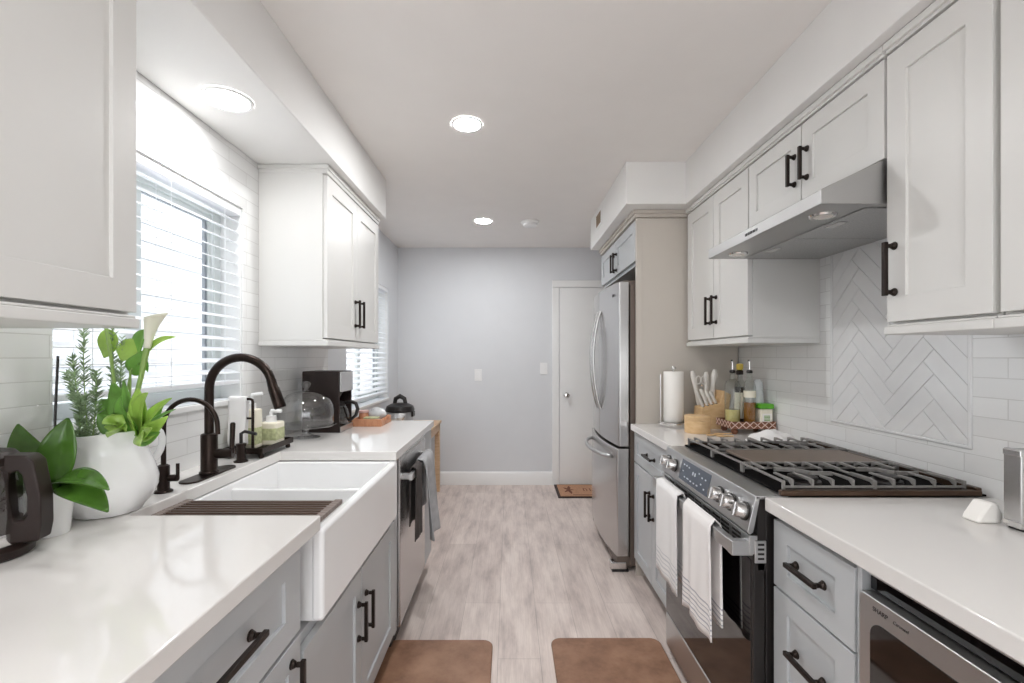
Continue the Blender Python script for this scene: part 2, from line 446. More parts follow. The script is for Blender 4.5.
# tile on the right wall, leaving the framed herringbone field
HB = (1.394, 2.006, 1.038, 1.80)
b = MB()
b.box(XR, XR + .008, -.9, HB[0], .6, SB); b.box(XR, XR + .008, HB[0], HB[1], .6, HB[2]); b.box(XR, XR + .008, HB[0], HB[1], HB[3], SB); b.box(XR, XR + .008, HB[1], 2.812, .6, SB)
struct(b.build('wall_right_tile', M['tile'], merge=False))
hb = bpy.data.objects.new('wall_right_herringbone', None); C.objects.link(hb); hb.location = (XR, 1.7, 1.04); struct(hb)
MB().box(XR - .0014, XR + .008, HB[0], HB[1], HB[2], HB[3]).build('grout_bed', M['grout'], hb)
def clip(poly, rect):
    for ax, lim, sgn in ((0, rect[0], 1), (0, rect[1], -1), (1, rect[2], 1), (1, rect[3], -1)):
        out = []
        for i in range(len(poly)):
            a, c = poly[i], poly[(i + 1) % len(poly)]
            da, dc = (a[ax] - lim) * sgn, (c[ax] - lim) * sgn
            if da >= 0: out.append(a)
            if da * dc < 0:
                t = da / (da - dc); out.append((a[0] + (c[0] - a[0]) * t, a[1] + (c[1] - a[1]) * t))
        poly = out
        if len(poly) < 3: return []
    return poly
tw, tn, gr = .0575, 4, .0012
tl = tw * tn; s2 = math.sqrt(.5)
b = MB()
for k in range(-26, 27):
    for m_ in range(-4, 5):
        for (x, yy, ww, hh) in ((k * tw + 2 * tl * m_, k * tw, tl, tw), (k * tw + 2 * tl * m_, k * tw + tw, tw, tl)):
            q = [(x + gr, yy + gr), (x + ww - gr, yy + gr), (x + ww - gr, yy + hh - gr), (x + gr, yy + hh - gr)]
            q = [(1.72 + (p[0] - p[1]) * s2, 1.30 + (p[0] + p[1]) * s2) for p in q]
            q = clip(q, (HB[0] + .012, HB[1] - .012, HB[2] + .012, HB[3] - .012))
            if len(q) >= 3: b.prism(q, 'yz', XR - .003 - random.random() * .0012, XR + .005)
b.build('tile_field', M['htile'], hb, .0012, 2, merge=False)
b = MB(); b.box(XR - .006, XR + .006, HB[0], HB[1], HB[2], HB[2] + .011); b.box(XR - .006, XR + .006, HB[0], HB[1], HB[3] - .011, HB[3])
b.box(XR - .006, XR + .006, HB[0], HB[0] + .011, HB[2], HB[3]); b.box(XR - .006, XR + .006, HB[1] - .011, HB[1], HB[2], HB[3])
b.build('pencil_trim', M['htile'], hb, .003, merge=False)
# soffits
struct(MB().box(XL, XSL, YB, 2.99, SB, H).build('ceiling_soffit_left', M['soffit'], bevel=.004))
struct(MB().box(XSR, XR + .008, YB, 2.70, SB, H).build('ceiling_soffit_right', M['soffit'], bevel=.004))
struct(MB().box(XSF, XR + .008, 2.695, 3.87, SB, H).build('ceiling_soffit_over_fridge', M['soffit'], bevel=.004))
# skirting, door and casing on the far wall
b = MB(); b.prism([(YF, 0), (YF - .014, 0), (YF - .014, .115), (YF - .008, .13), (YF, .135)], 'yz', XL, .44)
struct(b.build('baseboard_far', M['trimw']))
d1 = bpy.data.objects.new('door_1', None); C.objects.link(d1); d1.location = (.9, YF, 0); struct(d1)
b = MB(); b.box(.515, 1.31, YF - .012, YF - .001, .008, 2.025); b.build('door_slab', M['trimw'], d1, .003)
b = MB()
b.box(.44, .51, YF - .018, YF, 0, 2.028); b.box(.44, 1.38, YF - .018, YF, 2.03, 2.10)
b.build('casing', M['trimw'], d1, .003, merge=False)
b = MB(); b.lathe((0, 0, 0), [(.026, 0), (.026, .006), (.011, .010), (.011, .03), (.024, .042), (.027, .055), (.020, .066), (0, .069)], 20)
b.v = [(.585 + p[0], YF - .012 - p[2], .925 + p[1]) for p in b.v]
b.build('knob', M['chrome'], d1)
MB().box(.518, .532, YF - .02, YF - .010, 1.94, 2.0).build('door_sensor', M['plate'], d1, .002)

# ------------------------------------------------------------------ windows and blinds
def window(n, w, split):
    y0, y1, z0, z1 = w
    o = bpy.data.objects.new('window_%d' % n, None); C.objects.link(o); o.location = (XL - .12, (y0 + y1) / 2, z0); struct(o)
    b = MB(); xa, xb = XL - .145, XL - .095
    b.box(xa, xb, y0, y0 + .045, z0, z1); b.box(xa, xb, y1 - .045, y1, z0, z1); b.box(xa, xb, y0, y1, z0, z0 + .045); b.box(xa, xb, y0, y1, z1 - .045, z1)
    b.build('window_frame', M['vinyl'], o, .003, merge=False)
    b = MB(); b.box(xa + .012, xb - .008, split - .034, split + .034, z0 + .045, z1 - .045)
    b.box(xa + .014, xb - .012, split, y1 - .045, z1 - .065, z1 - .045); b.box(xa + .014, xb - .012, split, y1 - .045, z0 + .045, z0 + .065); b.box(xa + .014, xb - .012, y1 - .066, y1 - .045, z0 + .045, z1 - .045)
    b.build('sash', M['vinyl'], o, .002, merge=False)
    b = MB(); b.box(xa + .018, xb - .020, y1 - .080, y1 - .064, z0 + .064, z1 - .064); b.box(xa + .018, xb - .020, split + .03, y1 - .07, z1 - .074, z1 - .064)
    b.build('gasket', M['alum'], o, merge=False)
    MB().box(xa + .02, xa + .024, y0 + .04, y1 - .04, z0 + .04, z1 - .04).build('pane', M['pane'], o)
    b = MB(); b.box(XL - .10, XL + .012, y0, y1, z0 - .022, z0)
    b.build('window_sill', M['trimw'], o, .004)
    b = MB(); b.box(XL - .10, XL - .009, y0, y0 + .006, z0, z1); b.box(XL - .10, XL - .009, y1 - .006, y1, z0, z1); b.box(XL - .10, XL - .009, y0, y1, z1 - .006, z1)
    b.build('window_liner', M['trimw'], o, merge=False)
    return o
window(1, W1, 1.56); window(2, W2, 3.9)
def blind(w, label, x):
    y0, y1, z0, z1 = w
    t = thing('window_blind', (x, (y0 + y1) / 2, z1 - .012), label, 'blind')
    MB().box(x - .028, x + .028, y0 + .008, y1 - .008, z1 - .036, z1 - .008).build('headrail', M['blind'], t, .003)
    b = MB(); n = int((z1 - z0 - .09) / .046); ca, sa = math.cos(.30) * .025, math.sin(.30) * .025
    for k in range(n):
        z = z1 - .058 - k * .046
        b.prism([(x - ca, z + sa), (x + ca, z - sa), (x + ca, z - sa + .0028), (x, z + .0042), (x - ca, z + sa + .0028)], 'xz', y0 + .012, y1 - .012)
    b.build('slats', M['blind'], t, merge=False)
    zb = z1 - .058 - n * .046
    MB().box(x - .025, x + .025, y0 + .012, y1 - .012, max(z0 + .002, zb - .008), max(z0 + .016, zb + .010)).build('bottom_rail', M['blind'], t, .003)
    b = MB()
    for yy in (y0 + .12, (y0 + y1) / 2, y1 - .12):
        for dx in (-.026, .026): b.cyl((x + dx, yy, zb), (x + dx, yy, z1 - .04), .0011, n=6)
    b.build('ladder_cord', M['blind'], t, merge=False)
blind(W1, 'white slatted blind in the tiled window above the sink', XL - .032)
blind(W2, 'white slatted blind in the far window beyond the coffee maker', XL - .032)

# ------------------------------------------------------------------ handles and cabinet fronts
def pull(parent, xf, d, y, z, L, upright):
    b = MB(); so = .027
    for s in (-1, 1):
        p = (y, z + s * L * .43) if upright else (y + s * L * .43, z)
        b.cyl((xf, *p), (xf + d * .004, *p), .0115, n=16); b.cyl((xf + d * .004, *p), (xf + d * .012, *p), .0105, .0065, n=16)
        b.cyl((xf + d * .012, *p), (xf + d * so, *p), .0062, n=12)
    if upright: b.box(xf + d * (so - .005), xf + d * (so + .006), y - .0062, y + .0062, z - L / 2, z + L / 2)
    else: b.box(xf + d * (so - .005), xf + d * (so + .006), y - L / 2, y + L / 2, z - .0062, z + .0062)
    return b.build('handle', M['pull'], parent, .002, 2, merge=False)
def front(kind, root, m, xf, d, y0, y1, z0, z1, hy, hz, L, upright, st=.06, rl=None):
    g = .0015
    o = MB().shaker(xf, d, y0 + g, y1 - g, z0 + g, z1 - g, st, rl).build(kind, m, root, .0012, 2)
    if L: pull(o, xf, d, hy, hz, L, upright)
    return o
def carcass(root, m, x0, x1, y0, y1, z0, z1, kick=None):
    MB().box(x0, x1, y0, y1, z0, z1).build('body', m, root, .001)
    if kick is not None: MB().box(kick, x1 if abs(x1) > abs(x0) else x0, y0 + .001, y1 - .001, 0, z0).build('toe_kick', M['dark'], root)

# ---- left base run
CT, CB = .914, .876
XFL = -.50                                       # face of the left base fronts
t = thing('base_cabinet', (-.8, .83, 0), 'grey drawer-over-door base cabinet nearest the camera on the left', 'cabinet')
carcass(t, M['lower'], XL + .003, XFL - .021, .53, 1.128, .10, CB - .001, -.56)
front('drawer', t, M['lower'], XFL, 1, .545, 1.122, .662, .868, .825, .778, .175, False, .075, .055)
front('door', t, M['lower'], XFL, 1, .545, 1.122, .112, .655, 1.072, .545, .15, True)
t = thing('sink_base_cabinet', (-.8, 1.58, 0), 'grey two-door base cabinet under the white apron sink', 'cabinet')
carcass(t, M['lower'], XL + .003, XFL - .021, 1.130, 2.085, .10, .625, -.56)
MB().box(XFL - .021, XFL - .001, 2.040, 2.085, .10, CB - .002).build('filler_strip', M['lower'], t)
front('door', t, M['lower'], XFL, 1, 1.135, 1.583, .112, .60, 1.545, .44, .13, True)
front('door', t, M['lower'], XFL, 1, 1.586, 2.036, .112, .60, 1.625, .44, .13, True)
# countertop with the sink cut-out
b = MB()
b.prism([(XL, .50), (-.477, .50), (-.477, 1.185), (-.968, 1.185), (-.968, 1.975), (-.477, 1.975), (-.477, 2.953), (XL, 2.953)], 'xy', CB, CT)
tag(b.build('countertop', M['quartz'], bevel=.004), 'white quartz countertop along the window wall, cut around the sink', 'countertop')
# apron sink
t = thing('farmhouse_sink', (-.72, 1.585, .63), 'white ceramic double-bowl apron sink set into the left counter', 'sink')
zr = .874
b = MB()
b.box(-.508, -.474, 1.192, 1.985, .637, zr)
b.build('apron', M['ceramic'], t, .012, 4)
b = MB()
b.box(-1.0, -.965, 1.195, 1.982, .637, zr - .0006)
b.box(-.99, -.49, 1.195, 1.222, .637, zr - .0003); b.box(-.99, -.49, 1.955, 1.982, .637, zr - .0003)
b.box(-.99, -.49, 1.625, 1.652, .64, zr - .020)
b.box(-.99, -.49, 1.20, 1.98, .637, .665)
b.build('basin', M['ceramic'], t, .006, 3, merge=False)
for yy in (1.41, 1.79): MB().lathe((-.73, yy, .665), [(0, .001), (.02, .001), (.03, .003), (.042, .004), (.044, 0)], 24).build('drain', M['chrome'], t)
# roll-up rack
t = thing('sink_rack', (-.73, 1.3, .874), 'roll-up drying rack of bronze rods over the near sink bowl', 'rack')
b = MB(); k = 0; yy = 1.205
while yy < 1.40:
    b.box(-.962, -.515, yy, yy + .011, .8755, .885); yy += .0205
b.build('rods', mat('brown_rods', rgb(98, 80, 71), .35, metal=.5), t, .002, merge=False)
for x in (-.968, -.522):
    b = MB(); yy = 1.20
    while yy < 1.40:
        b.box(x, x + .022, yy, yy + .0185, .8748, .8880); yy += .0205
    b.build('end_strip', mat('grey_silicone', rgb(128, 116, 110), .6), t, .002, merge=False)
# dishwasher and end panel
t = thing('dishwasher', (-.8, 2.4, 0), 'stainless dishwasher with grey towels on its bar handle', 'dishwasher')
MB().box(XL + .02, -.515, 2.092, 2.705, .10, CB - .002).build('tub', M['black'], t)
MB().box(-.513, -.488, 2.094, 2.703, .105, .868).build('door', M['steelv'], t, .004)
MB().box(-.4885, -.4875, 2.11, 2.69, .845, .862).build('control_strip', M['steelh'], t)
b = MB(); b.box(-.458, -.440, 2.125, 2.67, .752, .784)
for yy in (2.125, 2.640): b.box(-.489, -.445, yy, yy + .03, .756, .780)
b.build('handle', M['steelh'], t, .004, merge=False)
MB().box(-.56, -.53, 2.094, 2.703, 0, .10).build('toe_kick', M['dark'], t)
tag(MB().box(XL + .003, -.492, 2.712, 2.945, .10, CB - .001).build('end_panel', M['lower'], bevel=.002), 'grey cabinet end panel closing the left run beyond the dishwasher', 'panel')

def drape(name, label, cat, m, bx, bz, y0, y1, lf, lb, d, amp, seed, hang=.012, nu=26, flare=0., th=.005, group=None, skew=0.):
    """cloth folded over a bar that runs along y; the front half hangs on the aisle side (direction d)"""
    rnd = random.Random(seed); ph = [rnd.random() * 6.3 for _ in range(4)]
    tot = lf + lb
    def fn(u, v):
        s = v * tot - lb; yy = y0 + (y1 - y0) * u
        if s < 0: side, down = -1, -s
        else: side, down = 1, s
        arc = .018
        if down < arc:
            a = down / arc * PI / 2; off = side * hang * math.sin(a); z = bz + hang * math.cos(a)
        else: off = side * hang; z = bz - (down - arc)
        g = min(1, down / (lf if side > 0 else lb))
        wv = amp * (.25 + .75 * g) * (math.sin(u * 9 + ph[0] + g * .8) + .6 * math.sin(u * 19 + ph[1] - g))
        if side < 0: wv *= .15
        off += (wv + abs(amp) * (.8 if side > 0 else .1)) * side * min(1, down / .05) * .6 + flare * g * (1 if side > 0 else 0)
        yy += .010 * g * math.sin(u * 5 + ph[2]) + (u - .5) * (-.10) * (y1 - y0) * (1 - g) * .6 + skew * g
        z += (.006 * math.sin(u * 7 + ph[3])) * g
        return (bx + d * off, yy, z)
    o = MB().grid(fn, nu, 34).build(name, m, solid=th, sharp=180)
    return tag(o, label, cat, group)
drape('dish_towel', 'light grey dish towel hung at the far end of the dishwasher handle', 'towel', M['greycloth'], -.449, .790, 2.33, 2.61, .41, .30, 1, .020, 3, .016, flare=.035)
drape('dish_towel', 'dark charcoal dish towel hung at the near end of the dishwasher handle', 'towel', M['darkcloth'], -.449, .790, 2.18, 2.31, .35, .28, 1, .006, 5, .014)

# ---- left wall cabinets
XUL = -.835
def wall_cabinet(label, d, xf, xw, y0, y1, zb, zt, doors, m, rail=True, near_handle=None):
    t = thing('wall_cabinet', ((xf + xw) / 2, (y0 + y1) / 2, zb), label, 'cabinet')
    MB().box(xf - d * .0205, xw, y0, y1, zb + .028, SB - .001).build('body', m, t, .001)
    b = MB(); b.box(xf + d * .006, xw, y0 - .004, y1 + .0005, zb, zb + .022); b.box(xf - d * .002, xw, y0 - .001, y1, zb + .022, zb + .0285)
    b.build('light_rail', m, t, .003, merge=False)
    b = MB(); b.box(xf + d * .002, xw, y0 - .003, y1, zt + .006, SB - .002); b.box(xf + d * .010, xw, y0 - .010, y1, SB - .022, SB - .0015)
    b.build('crown', m, t, .003, merge=False)
    for (a0, a1, hy) in doors:
        front('door', t, m, xf, d, a0, a1, zb + .034, zt, hy, zb + .180, .148 if hy is not None else 0, True, .062, .068)
    return t
wall_cabinet('tall white wall cabinet at upper left, cut off by the frame edge', 1, XUL, XL + .001, .25, 1.05, 1.378, 2.15, [(.65, 1.05, None), (.25, .648, None)], M['upper'])
wall_cabinet('white two-door wall cabinet above the coffee maker', 1, XUL, XL + .001, 2.143, 2.985, 1.366, 2.15, [(2.147, 2.565, 2.530), (2.567, 2.985, 2.602)], M['upper'])

# ---- right wall cabinets
XUR = 1.06
wall_cabinet('white two-door wall cabinet between the hood and the fridge', -1, XUR, XR - .001, 2.078, 2.79, 1.376, 2.158, [(2.08, 2.43, 2.395), (2.432, 2.785, 2.467)], M['upper'])
t = thing('wall_cabinet', (1.2, 1.7, 1.874), 'short white two-door wall cabinet directly above the range hood', 'cabinet')
MB().box(XUR + .0205, XR - .001, 1.321, 2.076, 1.874, SB - .001).build('body', M['upper'], t, .001)
b = MB(); b.box(XUR - .002, XR - .001, 1.321, 2.076, 2.164, SB - .002); b.box(XUR - .010, XR - .001, 1.321, 2.076, SB - .022, SB - .0015)
b.build('crown', M['upper'], t, .003, merge=False)
front('door', t, M['upper'], XUR, -1, 1.323, 1.699, 1.875, 2.158, 1.665, 2.005, .118, True, .062, .062)
front('door', t, M['upper'], XUR, -1, 1.701, 2.074, 1.875, 2.158, 1.738, 2.005, .118, True, .062, .062)
wall_cabinet('narrow white single-door wall cabinet just right of the hood', -1, XUR, XR - .001, 1.024, 1.318, 1.376, 2.158, [(1.026, 1.316, 1.287)], M['upper'])
wall_cabinet('white wall cabinet at upper right, cut off by the frame edge', -1, XUR, XR - .001, .42, 1.019, 1.376, 2.158, [(.72, 1.012, None), (.42, .718, None)], M['upper'])

# ---- right base run
XFR = .748
t = thing('base_cabinet', (1.05, 2.45, 0), 'grey drawer-over-two-doors base cabinet between range and fridge', 'cabinet')
carcass(t, M['lower'], XFR + .021, XR - .003, 2.106, 2.808, .10, CB - .001, .82)
front('drawer', t, M['lower'], XFR, -1, 2.110, 2.805, .692, .866, 2.47, .782, .15, False, .06, .05)
front('door', t, M['lower'], XFR, -1, 2.110, 2.456, .112, .686, 2.425, .53, .14, True)
front('door', t, M['lower'], XFR, -1, 2.459, 2.805, .112, .686, 2.490, .53, .14, True)
t = thing('base_cabinet', (1.05, 1.18, 0), 'grey three-drawer base cabinet between the range and the microwave', 'cabinet')
carcass(t, M['lower'], XFR + .021, XR - .003, 1.0125, 1.330, .10, CB - .001, .82)
for (z0, z1) in ((.672, .858), (.388, .668), (.112, .384)):
    front('drawer', t, M['lower'], XFR, -1, 1.0135, 1.326, z0, z1, 1.165, (z0 + z1) / 2 + (.006 if z1 > .7 else .012), .122, False, .062, .05)
t = thing('microwave_cabinet', (1.05, .7, 0), 'grey base cabinet housing the built-in microwave at lower right', 'cabinet')
b = MB(); b.box(XFR + .004, XR - .003, .998, 1.0115, .10, CB - .001); b.box(XFR + .004, XR - .003, .36, .385, .10, CB - .001); b.box(XFR + .03, XR - .003, .386, .997, .10, .44); b.box(XFR + .004, XR - .003, .386, .997, .866, CB - .001)
b.build('body', M['lower'], t, .001, merge=False)
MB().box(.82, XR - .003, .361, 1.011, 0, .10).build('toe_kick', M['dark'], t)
front('drawer', t, M['lower'], XFR, -1, .39, .995, .112, .43, .69, .30, .16, False)
t = thing('built_in_microwave', (1.0, .7, .45), 'stainless built-in microwave with black window under the right counter', 'microwave')
MB().box(.785, 1.25, .392, .992, .445, .855).build('body', M['black'], t)
def rrect(y0, y1, z0, z1, r, n=6):
    out = []
    for (cy, cz, a) in ((y1 - r, z1 - r, 0), (y0 + r, z1 - r, 90), (y0 + r, z0 + r, 180), (y1 - r, z0 + r, 270)):
        for k in range(n + 1):
            q = math.radians(a + 90 * k / n); out.append((cy + r * math.cos(q), cz + r * math.sin(q)))
    return out
b = MB(); b.prism(rrect(.392, .994, .46, .822, .012), 'yz', .742, .783)
b.build('front_frame', M['steelh'], t, .003)
b = MB(); b.prism(rrect(.425, .962, .515, .776, .030), 'yz', .7405, .746)
b.build('window', M['blackg'], t, .001)
b = MB(); b.box(.768, .786, .392, .994, .824, .851); b.build('top_vent', M['blackg'], t)
b = MB(); b.box(.766, .786, .386, .996, .8525, .8555); b.build('trim_strip', M['steelh'], t)
text('SHARP', .0130, (.7418, .956, .797), M['ink'], t)
text('Carousel', .0098, (.7418, .906, .798), M['ink'], t, shear=.3)
b = MB(); b.prism([(.728, 2.100), (XR - .001, 2.100), (XR - .001, 2.812), (.728, 2.812)], 'xy', CB, CT)
tag(b.build('countertop', M['quartz'], bevel=.004), 'white quartz countertop between the range and the fridge, holding knife block', 'countertop')
b = MB(); b.prism([(.728, .34), (XR - .001, .34), (XR - .001, 1.334), (.728, 1.336)], 'xy', CB, CT)
tag(b.build('countertop', M['quartz'], bevel=.004), 'white quartz countertop at right foreground above the microwave', 'countertop')

# ------------------------------------------------------------------ range
t = thing('gas_range', (1.03, 1.715, 0), 'stainless slide-in gas range with front knobs and towels on its handle', 'range')
Y0, Y1 = 1.341, 2.094
MB().box(.735, XR - .012, Y0, Y1, .03, .905).build('body', M['black'], t, .002)
MB().box(.712, .80, Y0 + .002, Y1 - .002, .70, .904).build('panel_backing', M['black'], t, .001)
b = MB(); b.prism([(.706, .915), (.682, .812), (.690, .804), (.700, .812), (.718, .905), (.718, .915)], 'xz', Y0, Y1)
b.build('control_panel', M['steelh'], t, .002)
def onpanel(y, s, out=0.):                        # s: 0 = top edge of the sloping face, 1 = bottom edge
    n_ = Vector((-.974, 0, .227)); p = Vector((.706, y, .915)).lerp(Vector((.682, y, .812)), s); return p + n_ * out
def knob(y):
    b = MB(); p0 = onpanel(y, .52, .0); 
    b.cyl(p0, onpanel(y, .52, .006), .027, n=24)
    k = b.build('knob', M['black'], t)
    b = MB(); b.tube([onpanel(y, .52, .006), onpanel(y, .52, .030), onpanel(y, .52, .034)], [.0225, .021, .018], 28)
    a, c = onpanel(y, .34, .0345), onpanel(y, .70, .0345)
    b.tube([a, c], .0045, 10)
    b.build('dial', M['steelv'], k, merge=False)
for yy in (1.375, 1.457, 1.540, 1.955, 2.035): knob(yy)
b = MB(); q = [onpanel(1.625, .12, .0008), onpanel(1.895, .12, .0008), onpanel(1.895, .86, .0008), onpanel(1.625, .86, .0008)]
b.add(q + [p + Vector((.006, 0, -.0014)) for p in q], [(0, 1, 2, 3), (7, 6, 5, 4), (0, 4, 5, 1), (1, 5, 6, 2), (2, 6, 7, 3), (3, 7, 4, 0)])
disp = b.build('display', M['dispglass'], t)
b = MB()
for (cy, s_, w_, h_) in ((1.865, .28, .012, .05), (1.84, .28, .012, .05), (1.815, .3, .012, .05), (1.865, .52, .014, .04), (1.84, .7, .014, .04), (1.81, .7, .02, .04), (1.772, .42, .010, .12), (1.752, .42, .010, .12), (1.78, .72, .012, .05), (1.75, .72, .012, .05), (1.72, .3, .01, .05), (1.72, .72, .014, .05), (1.69, .38, .010, .05), (1.69, .6, .010, .05), (1.66, .38, .010, .05), (1.66, .7, .010, .05)):
    q = [onpanel(cy - w_ / 2, s_ - h_ / 2, .0013), onpanel(cy + w_ / 2, s_ - h_ / 2, .0013), onpanel(cy + w_ / 2, s_ + h_ / 2, .0013), onpanel(cy - w_ / 2, s_ + h_ / 2, .0013)]
    b.add(q + [p + Vector((.001, 0, -.0002)) for p in q], [(0, 1, 2, 3), (7, 6, 5, 4), (0, 4, 5, 1), (1, 5, 6, 2), (2, 6, 7, 3), (3, 7, 4, 0)])
b.build('display_icons', M['inkl'], disp, merge=False)
MB().box(.688, .7115, Y0, Y1, .748, .802).build('vent_strip', M['steelh'], t, .002)
b = MB(); yy = Y0 + .05
while yy < Y1 - .06:
    for k in range(3): b.box(.6865, .690, yy, yy + .052, .760 + k * .013, .7665 + k * .013)
    yy += .063 if int((yy - Y0) / .063) % 2 else .075
b.build('vent_slots', M['black'], t, merge=False)
dr = MB().box(.700, .734, Y0 + .002, Y1 - .002, .180, .742).build('oven_door', M['black'], t, .003)
MB().box(.6975, .702, Y0 + .012, Y1 - .012, .188, .728).build('door_glass', M['blackg'], dr, .002)
b = MB(); b.box(.640, .662, Y0 + .015, Y1 - .015, .744, .782)
for yy in (Y0 + .004, Y1 - .034): b.box(.640, .702, yy, yy + .03, .742, .784)
hn = b.build('handle', M['steelh'], dr, .003, merge=False)
b = MB(); b.box(.702, .7345, Y0 - .004, Y0 + .001, .724, .788); b.build('end_cap', M['steelh'], dr, .0015)
b = MB()
for k in range(4): b.box(.710, .728, Y0 - .0046, Y0 - .003, .734 + k * .0135, .740 + k * .0135)
b.build('end_cap_slots', M['black'], dr, merge=False)
MB().box(.700, .734, Y0 + .002, Y1 - .002, .035, .176).build('warming_drawer', M['steelh'], t, .004)
b = MB()
for yy in (Y0 + .05, Y1 - .05):
    for x in (.80, 1.30): b.cyl((x, yy, 0), (x, yy, .03), .018, n=12)
b.build('foot', M['black'], t, merge=False)
# cooktop
b = MB(); b.box(.706, .80, Y0, Y1, .9055, .9155); b.build('front_ledge', M['steelh'], t, .002)
b = MB(); b.box(.785, 1.362, Y0 - .006, Y1 + .004, .9155, .9215); ct = b.build('cooktop', M['hob'], t, .002)
b = MB(); b.box(.775, 1.350, Y0 - .0075, Y0 + .010, .9158, .933); b.box(.80, 1.34, Y1 - .012, Y1 + .002, .9215, .932); b.box(1.332, 1.352, Y0 - .004, Y1 + .002, .9215, .940)
b.build('rim', M['cooktop'], ct, .004, merge=False)
GX0, GX1, GZ = .792, 1.325, .955
secs = ((1.356, 1.598), (1.600, 1.836), (1.838, 2.080))
def burner(x, y, r):
    b = MB(); b.lathe((x, y, .9215), [(r * 1.25, 0), (r * 1.2, .006), (r * .9, .009), (r * .9, .012), (r, .0125), (r, .018), (r * .9, .020), (0, .020)], 24)
    b.build('burner', M['black'], ct)
for (a0, a1) in (secs[0], secs[2]):
    yc = (a0 + a1) / 2
    burner(.925, yc, .042); burner(1.19, yc, .035)
burner(1.05, 1.718, .04)
def grate(a0, a1, plate):
    b = MB(); w = .008; zt = GZ; zb = GZ - .007
    lo = 0 if plate else .015
    b.box(GX0, GX1, a0, a0 + w, zb - lo, zt - lo); b.box(GX0, GX1, a1 - w, a1, zb - lo, zt - lo)
    b.box(GX0, GX0 + w, a0, a1, zb, zt); b.box(GX1 - w, GX1, a0, a1, zb, zt)
    for x in (GX0, GX1 - w, (GX0 + GX1) / 2):
        for yy in (a0, a1 - w): b.box(x, x + w, yy, yy + w, .9217, zt)
    yc = (a0 + a1) / 2
    if not plate:
        b.box((GX0 + GX1) / 2 - w / 2, (GX0 + GX1) / 2 + w / 2, a0, a1, zb, zt)
        n = 9
        for k in range(n):
            x = GX0 + .03 + k * (GX1 - GX0 - .06) / (n - 1)
            L = .096
            for cx in (.925, 1.19):
                if abs(x - cx) < .04: L = .060
            for (yy, s) in ((a0, 1), (a1, -1)):
                b.prism([(yy + s * .002, .938), (yy + s * .002, zt + .003), (yy + s * .016, zt + .005), (yy + s * L, zt + .003), (yy + s * L, zt - .003), (yy + s * .02, zt - .004)], 'yz', x - .0042, x + .0042)
        for cx in (.925, 1.19):
            pts = [(cx - .075, yc + .028), (cx - .012, yc + .020), (cx + .012, yc - .020), (cx + .075, yc - .028)]
            for i in range(3):
                p, q = Vector(pts[i] + (zt,)), Vector(pts[i + 1] + (zt,)); dd = (q - p).normalized(); nn = Vector((-dd.y, dd.x, 0)) * .0045
                b.prism([tuple((p + nn).xy), tuple((q + nn).xy), tuple((q - nn).xy), tuple((p - nn).xy)], 'xy', zt - .008, zt + .004)
    g = b.build('grate', M['iron'], t, .0015, 1, merge=False)
    if plate:
        MB().box(GX0 + .05, GX1 - .04, a0 + .014, a1 - .014, GZ - .012, GZ - .002).build('griddle', M['griddle'], g, .003)
    return g
for i, s_ in enumerate(secs): grate(s_[0], s_[1], i == 1)
drape('oven_towel', 'white dish towel with grey hem stripes at the middle of the oven handle', 'towel', M['towel'], .651, .785, 1.47, 1.71, .385, .34, -1, .008, 11, .016, group=None)
drape('oven_towel', 'plain white dish towel at the far end of the oven handle', 'towel', M['towelp'], .651, .785, 1.765, 2.02, .39, .36, -1, .007, 21, .016)

# ------------------------------------------------------------------ range hood
t = thing('range_hood', (1.2, 1.7, 1.745), 'stainless under-cabinet range hood above the gas range', 'range hood')
hy0, hy1 = 1.325, 2.075
b = MB(); b.prism([(.882, 1.748), (.882, 1.789), (1.056, 1.872), (XR - .002, 1.872), (XR - .002, 1.748)], 'xz', hy0, hy1)
b.build('body', M['hoodsteel'], t, .0025)
b = MB()
for (a0, a1) in ((hy0 + .03, 1.698), (1.702, hy1 - .03)): b.box(1.03, 1.34, a0, a1, 1.7445, 1.7475)
b.build('filter', mat('filter_mesh', (.5, .5, .5, 1), .45, metal=.9, var=.15, vscale=200), t, .001, merge=False)
for yy in (1.52, 1.88): MB().box(1.045, 1.075, yy - .035, yy + .035, 1.7415, 1.7446).build('filter_latch', M['chrome'], t, .001)
for yy in (1.435, 1.965):
    b = MB(); b.lathe((.96, yy, 1.7435), [(.0, 0), (.027, 0), (.027, .0045)], 24); b.build('lamp', M['hoodlens'], t)
    b = MB(); b.lathe((.96, yy, 1.7425), [(.027, .002), (.028, 0), (.036, 0), (.039, .0054)], 28, cap=False); b.build('lamp_ring', M['chrome'], t)
b = MB()
for k in range(5): b.box(.8795, .883, 1.665 + k * .018, 1.677 + k * .018, 1.764, 1.773)
b.build('button', M['black'], t, .001, merge=False)

# ------------------------------------------------------------------ fridge and its surround
t = thing('fridge_surround_cabinet', (1.08, 3.35, 0), 'tall light grey side panels in a warm-lit tone and two-door cabinet built around the fridge', 'cabinet')
MB().box(.778, XR - .003, 2.815, 2.836, 0, 2.150).build('side_panel', M['lamp_warm_grey'], t, .001)
MB().box(.764, .798, 2.8135, 2.8375, 0, 2.149).build('face_stile', M['lamp_warm_grey'], t, .001)
MB().box(.778, XR - .003, 3.845, 3.866, 0, 2.150).build('side_panel', M['lamp_warm_grey'], t, .001)
MB().box(.780, XR - .003, 2.838, 3.844, 1.875, 2.150).build('body', M['lower'], t, .001)
b = MB(); b.box(.752, XR - .003, 2.802, 3.87, 2.152, 2.178); b.box(.738, XR - .003, 2.790, 3.87, 2.172, SB - .001)
b.build('crown', M['lamp_warm_grey'], t, .004, merge=False)
front('door', t, M['lower'], .760, -1, 2.840, 3.350, 1.895, 2.142, 3.315, 1.985, .13, True)
